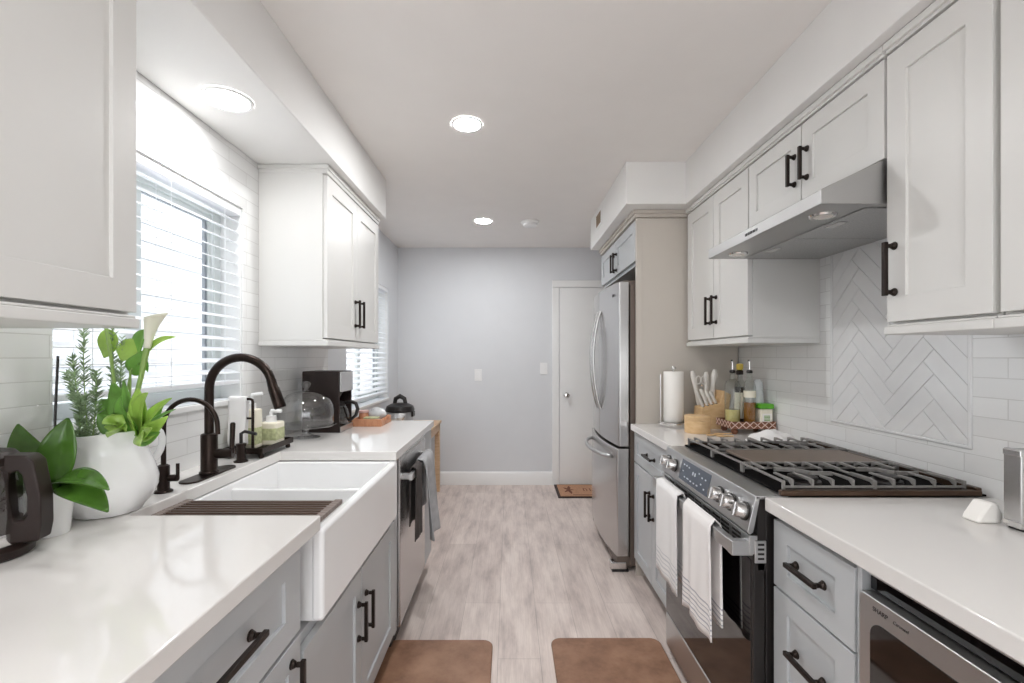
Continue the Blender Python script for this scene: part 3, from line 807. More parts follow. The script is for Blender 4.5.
front('door', t, M['lower'], .760, -1, 3.353, 3.862, 1.895, 2.142, 3.388, 1.985, .13, True)
t = thing('refrigerator', (1.0, 3.28, 0), 'stainless french-door refrigerator with bowed handles and bottom freezer', 'refrigerator')
fy0, fy1 = 2.852, 3.715
fc = (fy0 + fy1) / 2
MB().box(.738, 1.34, fy0 + .006, fy1 - .006, .035, 1.755).build('body', M['sidegrey'], t, .004)
def curved(a0, a1, xe, xc, z0, z1, xb):
    n = 14
    def X(y): q = (y - fc) / ((fy1 - fy0) / 2); return xc + (xe - xc) * q * q
    pts = [(X(a0 + (a1 - a0) * k / n), a0 + (a1 - a0) * k / n) for k in range(n + 1)] + [(xb, a1), (xb, a0)]
    return MB().prism(pts, 'xy', z0, z1), X
for (a0, a1) in ((fy0, fc - .002), (fc + .002, fy1)):
    b, X = curved(a0, a1, .668, .634, .765, 1.775, .732)
    dd = b.build('door', M['steelv'], t, .008, 3)
    s_ = -1 if a0 == fy0 else 1
    yy = fc + s_ * .045; pts = []
    for k in range(17):
        q = k / 16; pts.append((X(yy) - .004 - .050 * math.sin(PI * q) ** .75, yy, .955 + q * .675))
    b = MB(); b.tube(pts, .0105, 12, flat=1.3); b.build('handle', M['steelv'], dd)
    if s_ < 0:
        b = MB(); b.lathe((0, 0, 0), [(0, .002), (.010, .002), (.0105, 0)], 20)
        b.v = [(X(2.955) - p[2] - .0005, 2.955 + p[0], 1.700 + p[1]) for p in b.v]
        b.build('emblem', M['ink'], dd)
        text('LG', .022, (X(2.94) - .0012, 2.938, 1.692), M['ink'], dd)
b, X = curved(fy0, fy1, .655, .618, .095, .755, .732)
dd = b.build('freezer_drawer', M['steelv'], t, .008, 3)
pts = []
for k in range(21):
    q = k / 20; yy = fy0 + .09 + q * (fy1 - fy0 - .18); pts.append((X(yy) - .004 - .060 * math.sin(PI * q) ** .5, yy, .690))
b = MB(); b.tube(pts, .0125, 12); b.build('handle', M['steelh'], dd)
MB().box(.66, .80, fy0 + .02, fy1 - .02, .030, .090).build('kick_grille', M['sidegrey'], t, .003)
for yy in (fy0 + .01,):
    b = MB(); b.box(.622, .72, yy, yy + .06, .012, .058); f_ = b.build('foot', M['chrome'], t, .008, 3)
    MB().box(.628, .73, yy - .002, yy + .062, 0, .013).build('foot_pad', M['black'], f_, .003)
b = MB(); b.box(.70, .80, fy0 + .03, fy0 + .09, 1.7555, 1.785); b.build('hinge_cover', M['sidegrey'], t, .004)

# ------------------------------------------------------------------ far end: table, switches, mat
t = thing('wooden_table', (-.91, 4.0, 0), 'light wooden table against the far window wall', 'table')
MB().box(XL + .004, -.672, 3.30, 4.63, .665, .69).build('tabletop', M['oak'], t, .003)
b = MB(); b.box(-.70, -.682, 3.34, 4.59, .60, .665); b.box(XL + .02, XL + .038, 3.34, 4.59, .60, .665); b.box(XL + .02, -.69, 4.572, 4.59, .60, .665); b.box(XL + .02, -.69, 3.34, 3.358, .60, .665)
b.build('apron', M['oak'], t, .002, merge=False)
for (x, yy) in ((-.728, 4.56), (-.728, 3.32), (XL + .015, 4.56), (XL + .015, 3.32)):
    MB().box(x, x + .046, yy, yy + .046, 0, .664).build('leg', M['oak'], t, .002)
t = thing('pressure_cooker', (-.995, 4.26, .69), 'stainless and black electric pressure cooker on the far wooden table', 'cooker')
c = (-.995, 4.26, .69)
b = MB(); b.lathe(c, [(.105, 0), (.118, .01), (.12, .02), (.12, .125), (.116, .13), (0, .13)], 32); b.build('body', M['steelh'], t)
b = MB(); b.lathe(c, [(.128, .131), (.130, .150), (.118, .180), (.08, .200), (.03, .208), (0, .209)], 32); lid = b.build('lid', M['black'], t)
b = MB(); b.tube([(-1.045, 4.26, .885), (-1.035, 4.26, .935), (-.995, 4.26, .958), (-.955, 4.26, .935), (-.945, 4.26, .885)], [.018, .02, .022, .02, .018], 12); b.build('lid_handle', M['black'], lid)
b = MB(); b.box(-.886, -.866, 4.215, 4.30, .775, .82); b.build('side_handle', M['black'], t, .005)
for (x, z, label, kind, cat) in ((-.322, 1.128, 'white switch plate in the middle of the far wall', 1, 'switch'), (.353, 1.196, 'white switch plate beside the door on the far wall', 1, 'switch')):
    t = thing('light_switch', (x, YF - .001, z), label, cat, None)
    MB().box(x - .038, x + .038, YF - .007, YF - .0005, z - .06, z + .06).build('plate', M['plate'], t, .002)
    MB().box(x - .016, x + .016, YF - .0105, YF - .007, z - .033, z + .033).build('rocker', M['plate'], t, .002)
t = thing('doormat', (.81, 4.57, 0), 'small tan doormat with dark border in front of the far door', 'mat')
MB().box(.455, 1.16, 4.35, 4.79, .001, .010).build('backing', M['rubber'], t, .003)
MB().box(.48, 1.135, 4.375, 4.765, .010, .017).build('pile', M['coir'], t, .003)
b = MB()
for k in range(5):
    a = k * 1.25; cx, cy = .575 + .03 * math.cos(a), 4.57 + .075 * math.sin(a)
    b.leaf([(.575, 4.57, .0172), (cx + .01, cy, .0178), (.575 + .055 * math.cos(a), 4.57 + .14 * math.sin(a), .0174)], .016, (0, 0, 1), 0)
for k in range(6):
    x = .72 + k * .062; w_ = .017
    b.box(x, x + .010, 4.53, 4.62, .0170, .0176)
    if k % 2 == 0: b.box(x, x + .034, 4.61, 4.622, .0170, .0176)
    if k % 3 != 1: b.box(x + .028, x + .036, 4.53, 4.60, .0170, .0176)
b.box(.60, 1.10, 4.40, 4.412, .0170, .0176)
b.build('print', M['coirink'], t, merge=False)

# ------------------------------------------------------------------ ceiling fittings
def can(x, y, z, r, label, lens='lens'):
    t = thing('recessed_light', (x, y, z), label, 'light', 'recessed ceiling lights')
    b = MB(); b.lathe((x, y, z), [(r * .80, -.002), (r * .84, -.006), (r * .97, -.006), (r, -.0005)], 40, cap=False); b.build('trim_ring', M['trimw'], t)
    b = MB(); b.lathe((x, y, z - .003), [(0, 0), (r * .82, 0), (r * .82, .0025)], 40); b.build('lens', M[lens], t)
can(-.205, 2.264, H, .076, 'round recessed ceiling light, the nearer of the two over the aisle')
can(-.219, 3.88, H, .076, 'round recessed ceiling light, the farther one over the aisle')
can(-.965, 1.60, SB, .082, 'round recessed light in the soffit above the sink window', 'lens_sink')
can(-.15, -.35, H, .076, 'added ceiling light out of view behind the camera, for fill')  # lamp added out of view to fill the foreground with light
can(.25, -1.1, H, .076, 'added ceiling light at the unseen back of the room, for fill')  # second unseen lamp, added as fill from the rear
t = thing('smoke_detector', (.172, 3.9, H), 'round white smoke detector on the ceiling beside the far light', 'smoke detector')
b = MB(); b.lathe((.172, 3.9, H), [(.075, -.001), (.075, -.012), (.07, -.016)], 32); b.build('base', M['trimw'], t)
b = MB(); b.lathe((.172, 3.9, H), [(.062, -.0165), (.060, -.034), (.05, -.040), (0, -.041)], 32); b.build('cover', M['plate'], t)
t = thing('air_vent', (XSF, 3.5, 2.29), 'tan slatted air vent in the soffit above the fridge', 'vent')
b = MB(); b.box(XSF - .006, XSF - .0005, 3.40, 3.415, 2.285, 2.405); b.box(XSF - .006, XSF - .0005, 3.595, 3.61, 2.285, 2.405); b.box(XSF - .006, XSF - .0005, 3.40, 3.61, 2.285, 2.30); b.box(XSF - .006, XSF - .0005, 3.40, 3.61, 2.39, 2.405)
b.build('frame', M['trimw'], t, .001, merge=False)
b = MB()
for k in range(7): b.box(XSF - .005, XSF - .0008, 3.415, 3.595, 2.302 + k * .0128, 2.311 + k * .0128)
b.build('louvre', mat('vent_tan', rgb(150, 128, 104), .6), t, merge=False)

# ------------------------------------------------------------------ floor mats
for (x0, x1, y0, y1, label) in ((-.555, -.075, 1.22, 2.15, 'brown leather-look floor mat on the left, in front of the sink'), (.19, .688, 1.28, 2.165, 'brown leather-look floor mat on the right, in front of the range')):
    b = MB(); pts = rrect(x0, x1, y0, y1, .045)
    b.prism(pts, 'xy', .0008, .017)
    tag(b.build('floor_mat', M['leather'], bevel=.006, seg=3), label, 'mat')

# ------------------------------------------------------------------ sink fittings
def arc(cx, cz, r, y, a0, a1, n=14): return [(cx + r * math.cos(math.radians(a0 + (a1 - a0) * k / n)), y, cz + r * math.sin(math.radians(a0 + (a1 - a0) * k / n))) for k in range(n + 1)]
t = thing('kitchen_faucet', (-1.02, 1.59, CT), 'tall dark bronze pull-down gooseneck faucet behind the sink', 'faucet')
b = MB(); b.prism([(-1.02 + .031 * math.cos(a), 1.59 + (.125 if math.sin(a) > 0 else -.125) * 1 + .031 * math.sin(a) - (.031 if math.sin(a) > 0 else -.031)) for a in [2 * PI * k / 32 for k in range(32)]], 'xy', CT, CT + .006)
b.build('base_plate', M['bronze'], t, .002)
b = MB(); b.lathe((-1.02, 1.59, CT + .006), [(.030, 0), (.030, .006), (.0255, .010), (.0255, .13), (.023, .134), (.017, .136)], 28); b.build('body', M['bronze'], t)
b = MB(); b.tube([(-1.02, 1.59, CT + .135), (-1.02, 1.59, 1.10), (-1.02, 1.59, 1.16)] + arc(-.9125, 1.205, .1075, 1.59, 180, 15, 22) , .0145, 18); b.build('neck', M['bronze'], t)
b = MB(); b.tube([(-.8095, 1.59, 1.236), (-.803, 1.59, 1.21), (-.800, 1.59, 1.205), (-.779, 1.59, 1.145), (-.7775, 1.59, 1.141)], [.0155, .0165, .0185, .0200, .018], 20); b.build('spray_head', M['bronze'], t)
b = MB(); b.cyl((-1.02, 1.59, .985), (-.945, 1.602, .985), .0165, n=20); hb_ = b.build('lever_hub', M['bronze'], t)
b = MB(); b.tube([(-.950, 1.602, .985), (-.950, 1.603, 1.02), (-.948, 1.604, 1.085), (-.948, 1.604, 1.09)], [.0085, .008, .0085, .005], 12); b.build('lever', M['bronze'], hb_)
t = thing('filter_faucet', (-1.025, 1.387, CT), 'small slim bronze drinking-water faucet left of the main faucet', 'faucet')
b = MB(); b.lathe((-1.025, 1.387, CT), [(.024, 0), (.024, .004), (.020, .007), (.016, .008), (.016, .078), (.010, .082)], 24); b.build('body', M['bronze'], t)
b = MB(); b.tube([(-1.025, 1.387, .99), (-1.025, 1.387, 1.06)] + arc(-.945, 1.108, .080, 1.387, 180, 0, 20) + [(-.864, 1.387, 1.085)], .0068, 12); b.build('spout', M['bronze'], t)
b = MB(); b.cyl((-1.025, 1.387, .955), (-.985, 1.390, .955), .010, n=14); b.tube([(-.985, 1.390, .95), (-.985, 1.390, .998)], .0048, 10); b.build('lever', M['bronze'], t, merge=False)
t = thing('soap_dispenser', (-1.024, 1.786, CT), 'short bronze built-in soap dispenser right of the main faucet', 'soap dispenser')
b = MB(); b.lathe((-1.024, 1.786, CT), [(.025, 0), (.025, .005), (.016, .009), (.015, .058), (.018, .062), (.018, .070), (.008, .072)], 24); b.build('collar', M['bronze'], t)
b = MB(); b.tube([(-1.024, 1.786, .984), (-1.024, 1.786, 1.022), (-1.010, 1.786, 1.030), (-.965, 1.786, 1.020)], .0062, 10); b.build('nozzle', M['black'], t)
# caddy tray with bottles at the back ledge
t = thing('sink_caddy', (-1.045, 1.96, CT), 'bronze sink caddy tray with a hanging bar, behind the sink', 'caddy')
b = MB(); b.box(-1.12, -.965, 1.83, 2.09, .934, .938)
for (x0, x1, y0, y1) in ((-1.12, -1.116, 1.83, 2.09), (-.969, -.965, 1.83, 2.09), (-1.12, -.965, 1.83, 1.834), (-1.12, -.965, 2.086, 2.09)): b.box(x0, x1, y0, y1, .934, .957)
b.build('tray', M['bronze'], t, .001, merge=False)
b = MB()
for (x, yy) in ((-1.105, 1.85), (-.98, 1.85), (-1.105, 2.07), (-.98, 2.07)): b.lathe((x, yy, CT), [(.008, 0), (.011, .006), (.008, .020)], 12)
b.build('foot', M['bronze'], t, merge=False)
b = MB(); b.tube([(-1.02, 1.86, .938), (-1.02, 1.86, 1.135), (-1.022, 1.86, 1.143), (-1.03, 1.86, 1.147), (-1.105, 1.86, 1.147)], .0055, 10); b.cyl((-1.02, 1.86, 1.07), (-1.06, 1.86, 1.07), .004, n=8)
b.build('hanging_bar', M['bronze'], t, merge=False)
def cloth_over(u, v):
    s = (v - .5) * .40; x = -1.112 + .070 * u
    a = abs(s); sd = 1 if s > 0 else -1
    return (x + .002 * math.sin(a * 30), 1.86 - sd * (.009 if a > .012 else a * .75) - sd * .004 * math.sin(u * 6), 1.157 - max(0, a - .008))
tag(MB().grid(cloth_over, 8, 30).build('dish_cloth', M['cloth'], solid=.004, sharp=180), 'white dish cloth folded over the sink caddy bar', 'cloth')
t = thing('soap_bottle', (-1.03, 2.025, .938), 'squat square soap bottle with leafy label and white pump', 'bottle')
b = MB(); b.box(-1.07, -.99, 1.985, 2.065, .9385, 1.035); b.build('bottle', M['label'], t, .008, 3)
b = MB(); b.box(-1.0708, -.9892, 1.9842, 2.0658, .955, 1.015); b.build('printed_label', M['lgreen'], t, .008, 3)
b = MB(); b.lathe((-1.03, 2.025, 1.034), [(.024, 0), (.020, .008), (.020, .026), (.008, .028), (.008, .042)], 20); b.tube([(-1.03, 2.025, 1.072), (-1.03, 2.025, 1.082), (-.985, 2.025, 1.080)], .0075, 10); b.build('pump', M['plate'], t, merge=False)
t = thing('lotion_bottle', (-1.06, 1.935, .938), 'tall pale floral bottle standing behind the caddy bar', 'bottle')
b = MB(); b.box(-1.095, -1.035, 1.905, 1.965, .9385, 1.10); b.build('bottle', M['label'], t, .008, 3)
b = MB(); b.box(-1.0956, -1.0344, 1.9044, 1.9656, .95, 1.03); b.build('printed_label', M['lgreen'], t, .008, 3)
b = MB(); b.lathe((-1.065, 1.935, 1.10), [(.016, 0), (.016, .022), (.007, .024), (.007, .05)], 20); b.tube([(-1.065, 1.935, 1.148), (-1.065, 1.935, 1.158), (-1.02, 1.935, 1.163)], .007, 10); b.build('pump', M['plate'], t, merge=False)

# ------------------------------------------------------------------ plants by the window
PC = (-1.037, 1.212, CT)
t = thing('pitcher_vase', PC, 'large white ceramic pitcher holding herbs and a calla lily', 'pitcher')
def spout(a, r, z):
    k = max(0, z - .13) / .075
    q = max(0, math.cos(a - 2.6)) ** 6
    return r * (1 + .16 * k * q), z + .010 * k * (.5 + .5 * math.cos(2 * (a - 2.6)))
b = MB(); b.lathe(PC, [(.062, 0), (.070, .003), (.075, .012), (.094, .035), (.104, .062), (.105, .085), (.097, .118), (.084, .150), (.080, .168), (.086, .188), (.094, .203), (.091, .204), (.082, .188), (.076, .168), (.080, .150), (.090, .120), (.09, .10)], 48, spout)
b.build('body', M['ceramic'], t)
b = MB(); ha = 1.15; dx, dy = math.cos(ha), math.sin(ha)
b.tube([(PC[0] + dx * r, PC[1] + dy * r, CT + z) for r, z in ((.080, .190), (.098, .199), (.112, .198), (.122, .188), (.127, .172), (.127, .155), (.122, .138), (.112, .122), (.090, .106))], [.012, .0105, .010, .009, .009, .009, .009, .010, .012], 14)
b.build('handle', M['ceramic'], t)
MB().lathe(PC, [(0, .158), (.079, .156)], 32, cap=False).build('soil', M['soil'], t)
zt = CT + .158
# rosemary
rnd = random.Random(4)
t = thing('rosemary', (PC[0] - .035, PC[1] - .02, zt), 'tall grey-green rosemary sprigs at the left side of the white pitcher', 'plant')
bs, bl = MB(), MB()
for (px, py, bx, by, yb) in ((84, 325, -.040, -.01, 1.19), (72, 356, -.05, .0, 1.20), (96, 372, -.03, -.02, 1.175), (112, 322, -.005, .02, 1.25), (80, 395, -.05, -.03, 1.16), (66, 372, -.055, .01, 1.21), (122, 338, .01, .015, 1.25)):
    p0 = Vector((PC[0] + bx, PC[1] + by, zt - .004)); p2 = at(px, py, yb); p1 = p0.lerp(p2, .5) + Vector((rnd.uniform(-.012, .012), rnd.uniform(-.01, .01), .02))
    n = 16; pts = [p0 * (1 - q) ** 2 + p1 * 2 * q * (1 - q) + p2 * q * q for q in [k / n for k in range(n + 1)]]
    bs.tube(pts, [.0018 * (1 - .6 * k / n) for k in range(n + 1)], 6)
    for k in range(int(len(pts) * 11)):
        q = rnd.random(); i = min(n - 1, int(q * n)); c = pts[i].lerp(pts[i + 1], q * n - i); d = (pts[i + 1] - pts[i]).normalized()
        a = rnd.random() * 6.28; s1 = d.orthogonal().normalized(); s2_ = d.cross(s1)
        o = (s1 * math.cos(a) + s2_ * math.sin(a)) * .8 + d * .65; o.normalize(); L = rnd.uniform(.015, .027) * (1.1 - .3 * q)
        bl.tube([c, c + o * L * .5, c + o * L], [.0012, .0015, .0003], 4)
bs.build('stems', M['stem'], t, merge=False); bl.build('needles', M['rosem'], t, merge=False)
# calla lily
t = thing('calla_lily', (PC[0] + .03, PC[1] + .01, zt), 'cream calla lily rising on a thick stalk from the white pitcher', 'flower')
yb = 1.24
q0, q1 = Vector((PC[0] + .028, PC[1] + .02, zt)), at(147, 348, yb)
sp = [q0, q0.lerp(q1, .35) + Vector((-.004, 0, .0)), q0.lerp(q1, .7), q1]
MB().tube([tuple(p) for p in sp], [.0065, .006, .006, .0075], 12).build('stalk', M['stem'], t)
axis = (at(153, 309, yb) - q1); L = axis.length; ax = axis.normalized(); e1 = ax.cross(Vector((0, 1, 0))).normalized(); e2 = ax.cross(e1)
def spathe(u, v):
    a = u * 2 * PI * 1.06 - .2; h = v
    r = .0075 + .006 * h + .011 * h ** 2.6
    lip = .95 - .20 * math.cos(a - .3) * h
    c = q1 + ax * (h * L * lip * (.92 + .08 * math.cos(a))) + e1 * (-.010 * h ** 3) + e1 * (r * math.cos(a)) * (1 + .15 * u) + e2 * (r * math.sin(a)) * (1 + .15 * u)
    return c
MB().grid(spathe, 26, 12).build('spathe', M['petal'], t, solid=.0012, sharp=180)
MB().tube([q1 + ax * .01, q1 + ax * L * .4, q1 + ax * L * .72], [.003, .004, .002], 8).build('spadix', M['yellow'], t)
# leafy plant in the pitcher
t = thing('leafy_plant', (PC[0] + .02, PC[1] - .02, zt), 'lime-green leafy plant filling the right side of the white pitcher', 'plant')
def L3(b, x0, y0, x1, y1, x2, y2, ya, yb_, w, up=(0, -1, .3), fold=.25, shape=.75):
    b.leaf([at(x0, y0, ya), at(x1, y1, (ya + yb_) / 2), at(x2, y2, yb_)], w, up, fold, shape=shape)
bl = MB(); bm_ = MB(); st = MB()
hub = (138, 432)
for (x1, y1, x2, y2, yb_, w, up, dark) in (
    (118, 418, 102, 424, 1.12, .026, (0.2, -1, .5), 0), (136, 405, 148, 393, 1.14, .026, (-.2, -1, .2), 0), (128, 410, 124, 380, 1.20, .026, (-.3, -1, 0), 1),
    (150, 412, 172, 398, 1.16, .018, (.1, -1, .7), 0), (152, 420, 176, 409, 1.20, .014, (0, -.6, 1), 1), (150, 436, 168, 416, 1.12, .022, (.1, -1, .2), 0),
    (140, 440, 152, 428, 1.08, .022, (0, -1, .3), 0), (146, 444, 160, 432, 1.13, .020, (0, -1, .2), 1), (112, 410, 100, 400, 1.22, .030, (.3, -1, .1), 1), (108, 425, 98, 414, 1.17, .024, (.2, -1, .2), 1),
    (120, 400, 112, 382, 1.22, .024, (.2, -1, 0), 1), (134, 425, 128, 412, 1.10, .018, (0, -1, .3), 0), (120, 430, 108, 432, 1.10, .024, (.1, -1, .6), 0), (140, 405, 138, 388, 1.16, .022, (.2, -1, .1), 0), (150, 428, 164, 404, 1.22, .020, (-.2, -1, .3), 1), (116, 414, 122, 396, 1.15, .024, (-.2, -1, .2), 1), (142, 436, 140, 446, 1.05, .018, (0, -1, .4), 0)):
    L3(bm_ if dark else bl, hub[0] if x2 > 120 else 122, hub[1] + 2, x1, y1, x2, y2, 1.19, yb_, w, up)
for (x0, y0, x1, y1, x2, y2, yy) in ((118, 436, 116, 380, 105, 322, 1.23), (128, 434, 122, 390, 138, 352, 1.25), (124, 436, 132, 400, 130, 370, 1.24)):
    p = [at(x0, y0, 1.2), at(x1, y1, yy), at(x2, y2, yy)]
    st.tube([p[0] * (1 - q) ** 2 + p[1] * 2 * q * (1 - q) + p[2] * q * q for q in [k / 10 for k in range(11)]], .004 if x2 < 110 else .0025, 8)
for (x0, y0, x1, y1, x2, y2, w, dark, up) in ((138, 354, 126, 348, 116, 350, .032, 0, (0, -1, .4)), (138, 354, 140, 338, 146, 330, .028, 1, (-.5, -1, 0)), (148, 352, 156, 338, 176, 337, .011, 0, (0, -1, .6)), (130, 372, 138, 366, 144, 350, .024, 1, (.3, -1, 0)), (136, 362, 144, 356, 148, 372, .015, 1, (0, -1, .2)), (106, 330, 112, 345, 104, 358, .022, 0, (.5, -1, 0))):
    L3(bm_ if dark else bl, x0, y0, x1, y1, x2, y2, 1.25, 1.24, w, up)
st.tube([at(138, 434, 1.19), at(139, 441, 1.19)], .006, 8)
st.build('stalks', M['stem'], t, merge=False); bl.build('pale_leaves', M['leafl'], t, solid=.0008, sharp=180, merge=False); bm_.build('dark_leaves', M['leafm'], t, solid=.0008, sharp=180, merge=False)
# orchid
OC = (-1.04, 1.058, CT)
t = thing('potted_orchid', OC, 'leafy orchid without blooms in a white pot beside the kettle', 'plant')
b = MB(); b.lathe(OC, [(.034, 0), (.036, .003), (.044, .105), (.046, .110), (.042, .110), (.040, .10)], 32); b.build('pot', M['ceramic'], t)
MB().lathe(OC, [(0, .103), (.041, .100)], 24, cap=False).build('bark', M['soil'], t)
hub = at(54, 482, 1.05)
for (p1, p2, y1, y2, w, up, fold) in (((24, 466), (18, 424), 1.07, 1.08, .036, (.7, -1, .3), .3), ((60, 450), (68, 418), 1.03, 1.05, .036, (.35, -1, 0), .4), ((80, 468), (109, 490), .98, .95, .024, (.3, -.7, 1), .2), ((84, 484), (108, 512), .99, .98, .030, (.3, -.8, .9), .2)):
    MB().leaf([hub, at(p1[0], p1[1], y1), at(p2[0], p2[1], y2)], w, up, fold, 18, 8, .8).build('leaf', M['leafd'], t, solid=.0018, sharp=180)
MB().tube([at(56, 486, 1.06), at(55, 420, 1.07), at(58, 356, 1.08)], .0026, 8).build('stake', M['black'], t)
# kettle
KC = (-1.056, .932, CT)
t = thing('glass_kettle', KC, 'glass electric kettle with dark handle at the left edge of the counter', 'kettle')
b = MB(); b.lathe(KC, [(.074, 0), (.080, .004), (.081, .018), (.074, .024), (0, .025)], 36); b.build('base', M['brown'], t)
b = MB(); b.lathe(KC, [(.066, .026), (.067, .045), (.066, .050)], 36); b.build('heating_ring', M['chrome'], t)
b = MB(); b.lathe(KC, [(.066, .050), (.069, .08), (.067, .12), (.061, .17), (.056, .186)], 36, cap=False); b.build('jug', M['kglass'], t)
b = MB(); b.lathe(KC, [(.057, .184), (.058, .200), (.050, .210), (.02, .214), (0, .214)], 36); b.build('lid', M['brown'], t)
ka = math.radians(14); u = Vector((math.cos(ka), math.sin(ka), 0)); w_ = Vector((-u.y, u.x, 0)); kc = Vector(KC)
outer = [(.044, .205), (.088, .203), (.100, .190), (.112, .12), (.113, .06), (.108, .03), (.044, .026), (.044, .12)]
inner = [(.060, .170), (.074, .172), (.081, .163), (.089, .12), (.089, .085), (.084, .074), (.068, .074), (.061, .12)]
b = MB(); n = 8
vs = [kc + u * r + Vector((0, 0, z)) + w_ * s * .020 for s in (-1, 1) for r, z in outer + inner]
fs = []
for i in range(n):
    k = (i + 1) % n
    fs += [(i, k, 8 + k, 8 + i), (16 + i, 24 + i, 24 + k, 16 + k), (i, 16 + i, 16 + k, k), (8 + i, 8 + k, 24 + k, 24 + i)]
b.add(vs, fs); b.build('handle', M['brown'], t, .004, 3)

# ------------------------------------------------------------------ far left counter items
t = thing('cake_stand', (-1.005, 2.315, CT), 'clear glass footed cake stand on the left counter', 'cake stand')
c = (-1.005, 2.315, CT)
MB().lathe(c, [(.0, .006), (.060, .003), (.064, 0), (.066, .004), (.030, .014), (.014, .024), (.012, .045), (.030, .056), (.135, .060), (.142, .066), (.140, .068), (.0, .064)], 40, cap=False).build('stand', M['glass'], t)
t = thing('cake_dome', (-1.005, 2.315, .982), 'clear glass dome with round knob over the cake stand', 'dome')
c = (-1.005, 2.315, .982)
MB().lathe(c, [(.128, 0), (.130, .004), (.131, .060), (.127, .090), (.112, .122), (.085, .146), (.050, .160), (0, .165)], 44, cap=False).build('dome', M['glass'], t)
MB().lathe(c, [(.016, .164), (.009, .172), (.010, .178), (.021, .190), (.022, .200), (.014, .211), (0, .214)], 24).build('knob', M['glass'], t)
t = thing('coffee_maker', (-.995, 2.56, CT), 'black drip coffee maker with brushed steel front on the left counter', 'coffee maker')
x0, x1, y0, y1 = -1.095, -.895, 2.47, 2.665
b = MB(); b.box(x0, x1, y0, y1, CT, .945); b.box(x0, -1.03, y0, y1, .94, 1.236); b.box(x0, x1 - .002, y0, y0 + .010, .94, 1.236); b.box(x0, x1 - .002, y1 - .010, y1, .94, 1.236); b.box(x0, x1 - .002, y0, y1, 1.13, 1.238)
b.build('housing', M['brown'], t, .004, merge=False)
MB().box(x1 - .002, x1 + .005, y0 + .002, y1 - .002, 1.128, 1.234).build('steel_fascia', M['steelv'], t, .002)
MB().box(x1, x1 + .005, y0 + .002, y1 - .002, .916, .944).build('steel_base_strip', M['steelh'], t, .002)
b = MB(); b.lathe((-.96, 2.567, 1.085), [(.025, 0), (.05, .045)], 24); b.build('brew_basket', M['black'], t)
t = thing('coffee_carafe', (-.945, 2.567, .945), 'glass coffee carafe with black handle in the coffee maker', 'carafe')
c = (-.948, 2.567, .9455)
MB().lathe(c, [(.0, .001), (.058, .001), (.066, .012), (.068, .045), (.058, .085), (.046, .105), (.046, .115)], 32, cap=False).build('jug', M['kglass'], t)
MB().lathe(c, [(.060, .004), (.0655, .013), (.067, .028), (0, .029)], 32).build('coffee', mat('coffee', rgb(52, 32, 24), .2), t)
MB().lathe(c, [(.048, .098), (.049, .118), (.03, .126), (0, .127)], 28).build('lid', M['black'], t)
b = MB(); b.tube([(-.905, 2.567, 1.062), (-.87, 2.567, 1.070), (-.842, 2.567, 1.060), (-.832, 2.567, 1.030), (-.842, 2.567, .995), (-.868, 2.567, .972), (-.885, 2.567, .968)], [.010, .010, .010, .010, .009, .008, .007], 10); b.build('handle', M['black'], t)
t = thing('wooden_crate', (-.82, 2.8, CT), 'low orange-wood serving tray beside the coffee maker', 'tray')
b = MB(); b.box(-.908, -.736, 2.69, 2.91, CT, .921); 
for (a, c_) in ((-.908, -.900), (-.744, -.736)): b.box(a, c_, 2.69, 2.91, CT, .956)
for (a, c_) in ((2.69, 2.698), (2.902, 2.91)): b.box(-.908, -.736, a, c_, CT, .956)
b.build('tray', M['crate'], t, .0015, merge=False)
b = MB(); b.tube([(-.7355, 2.76, .940), (-.728, 2.77, .958), (-.724, 2.80, .966), (-.728, 2.83, .958), (-.7355, 2.84, .940)], .005, 10); b.build('handle', M['crate'], t)
t = thing('tea_box', (-.80, 2.74, .921), 'small white box lying in the orange-wood tray', 'box')
MB().box(-.845, -.765, 2.705, 2.765, .9215, .962).build('box', M['paper'], t, .002); MB().box(-.8456, -.7644, 2.7044, 2.7656, .955, .9635).build('flap', M['lgreen'], t, .002)
t = thing('snack_bag', (-.80, 2.83, .921), 'crumpled clear bag standing in the orange-wood tray', 'bag')
rnd = random.Random(9)
b = MB(); b.ball((-.80, 2.835, .965), .052, .045, .043, 16, 10); b.v = [(p[0] + rnd.uniform(-.006, .006), p[1] + rnd.uniform(-.006, .006), max(.9215, p[2] + rnd.uniform(-.006, .006))) for p in b.v]
b.build('bag', M['clearp'], t, sharp=180)
t = thing('sugar_jar', (-.872, 2.79, .921), 'small rose-lidded jar at the back of the orange-wood tray', 'jar')
MB().lathe((-.872, 2.80, .9215), [(.026, 0), (.027, .004), (.027, .055), (.024, .060)], 24).build('jar', M['crate'], t)
MB().lathe((-.872, 2.80, .9815), [(.030, 0), (.031, .004), (.030, .014), (0, .016)], 24).build('lid', M['pinkw'], t)
t = thing('glass_bowl', (-.96, 3.75, .69), 'shallow glass bowl on the far wooden table', 'bowl')
MB().lathe((-.97, 3.80, .69), [(0, .004), (.05, .002), (.06, .0), (.09, .06), (.115, .135), (.118, .136), (.09, .058), (.0, .008)], 32, cap=False).build('bowl', M['glass'], t)

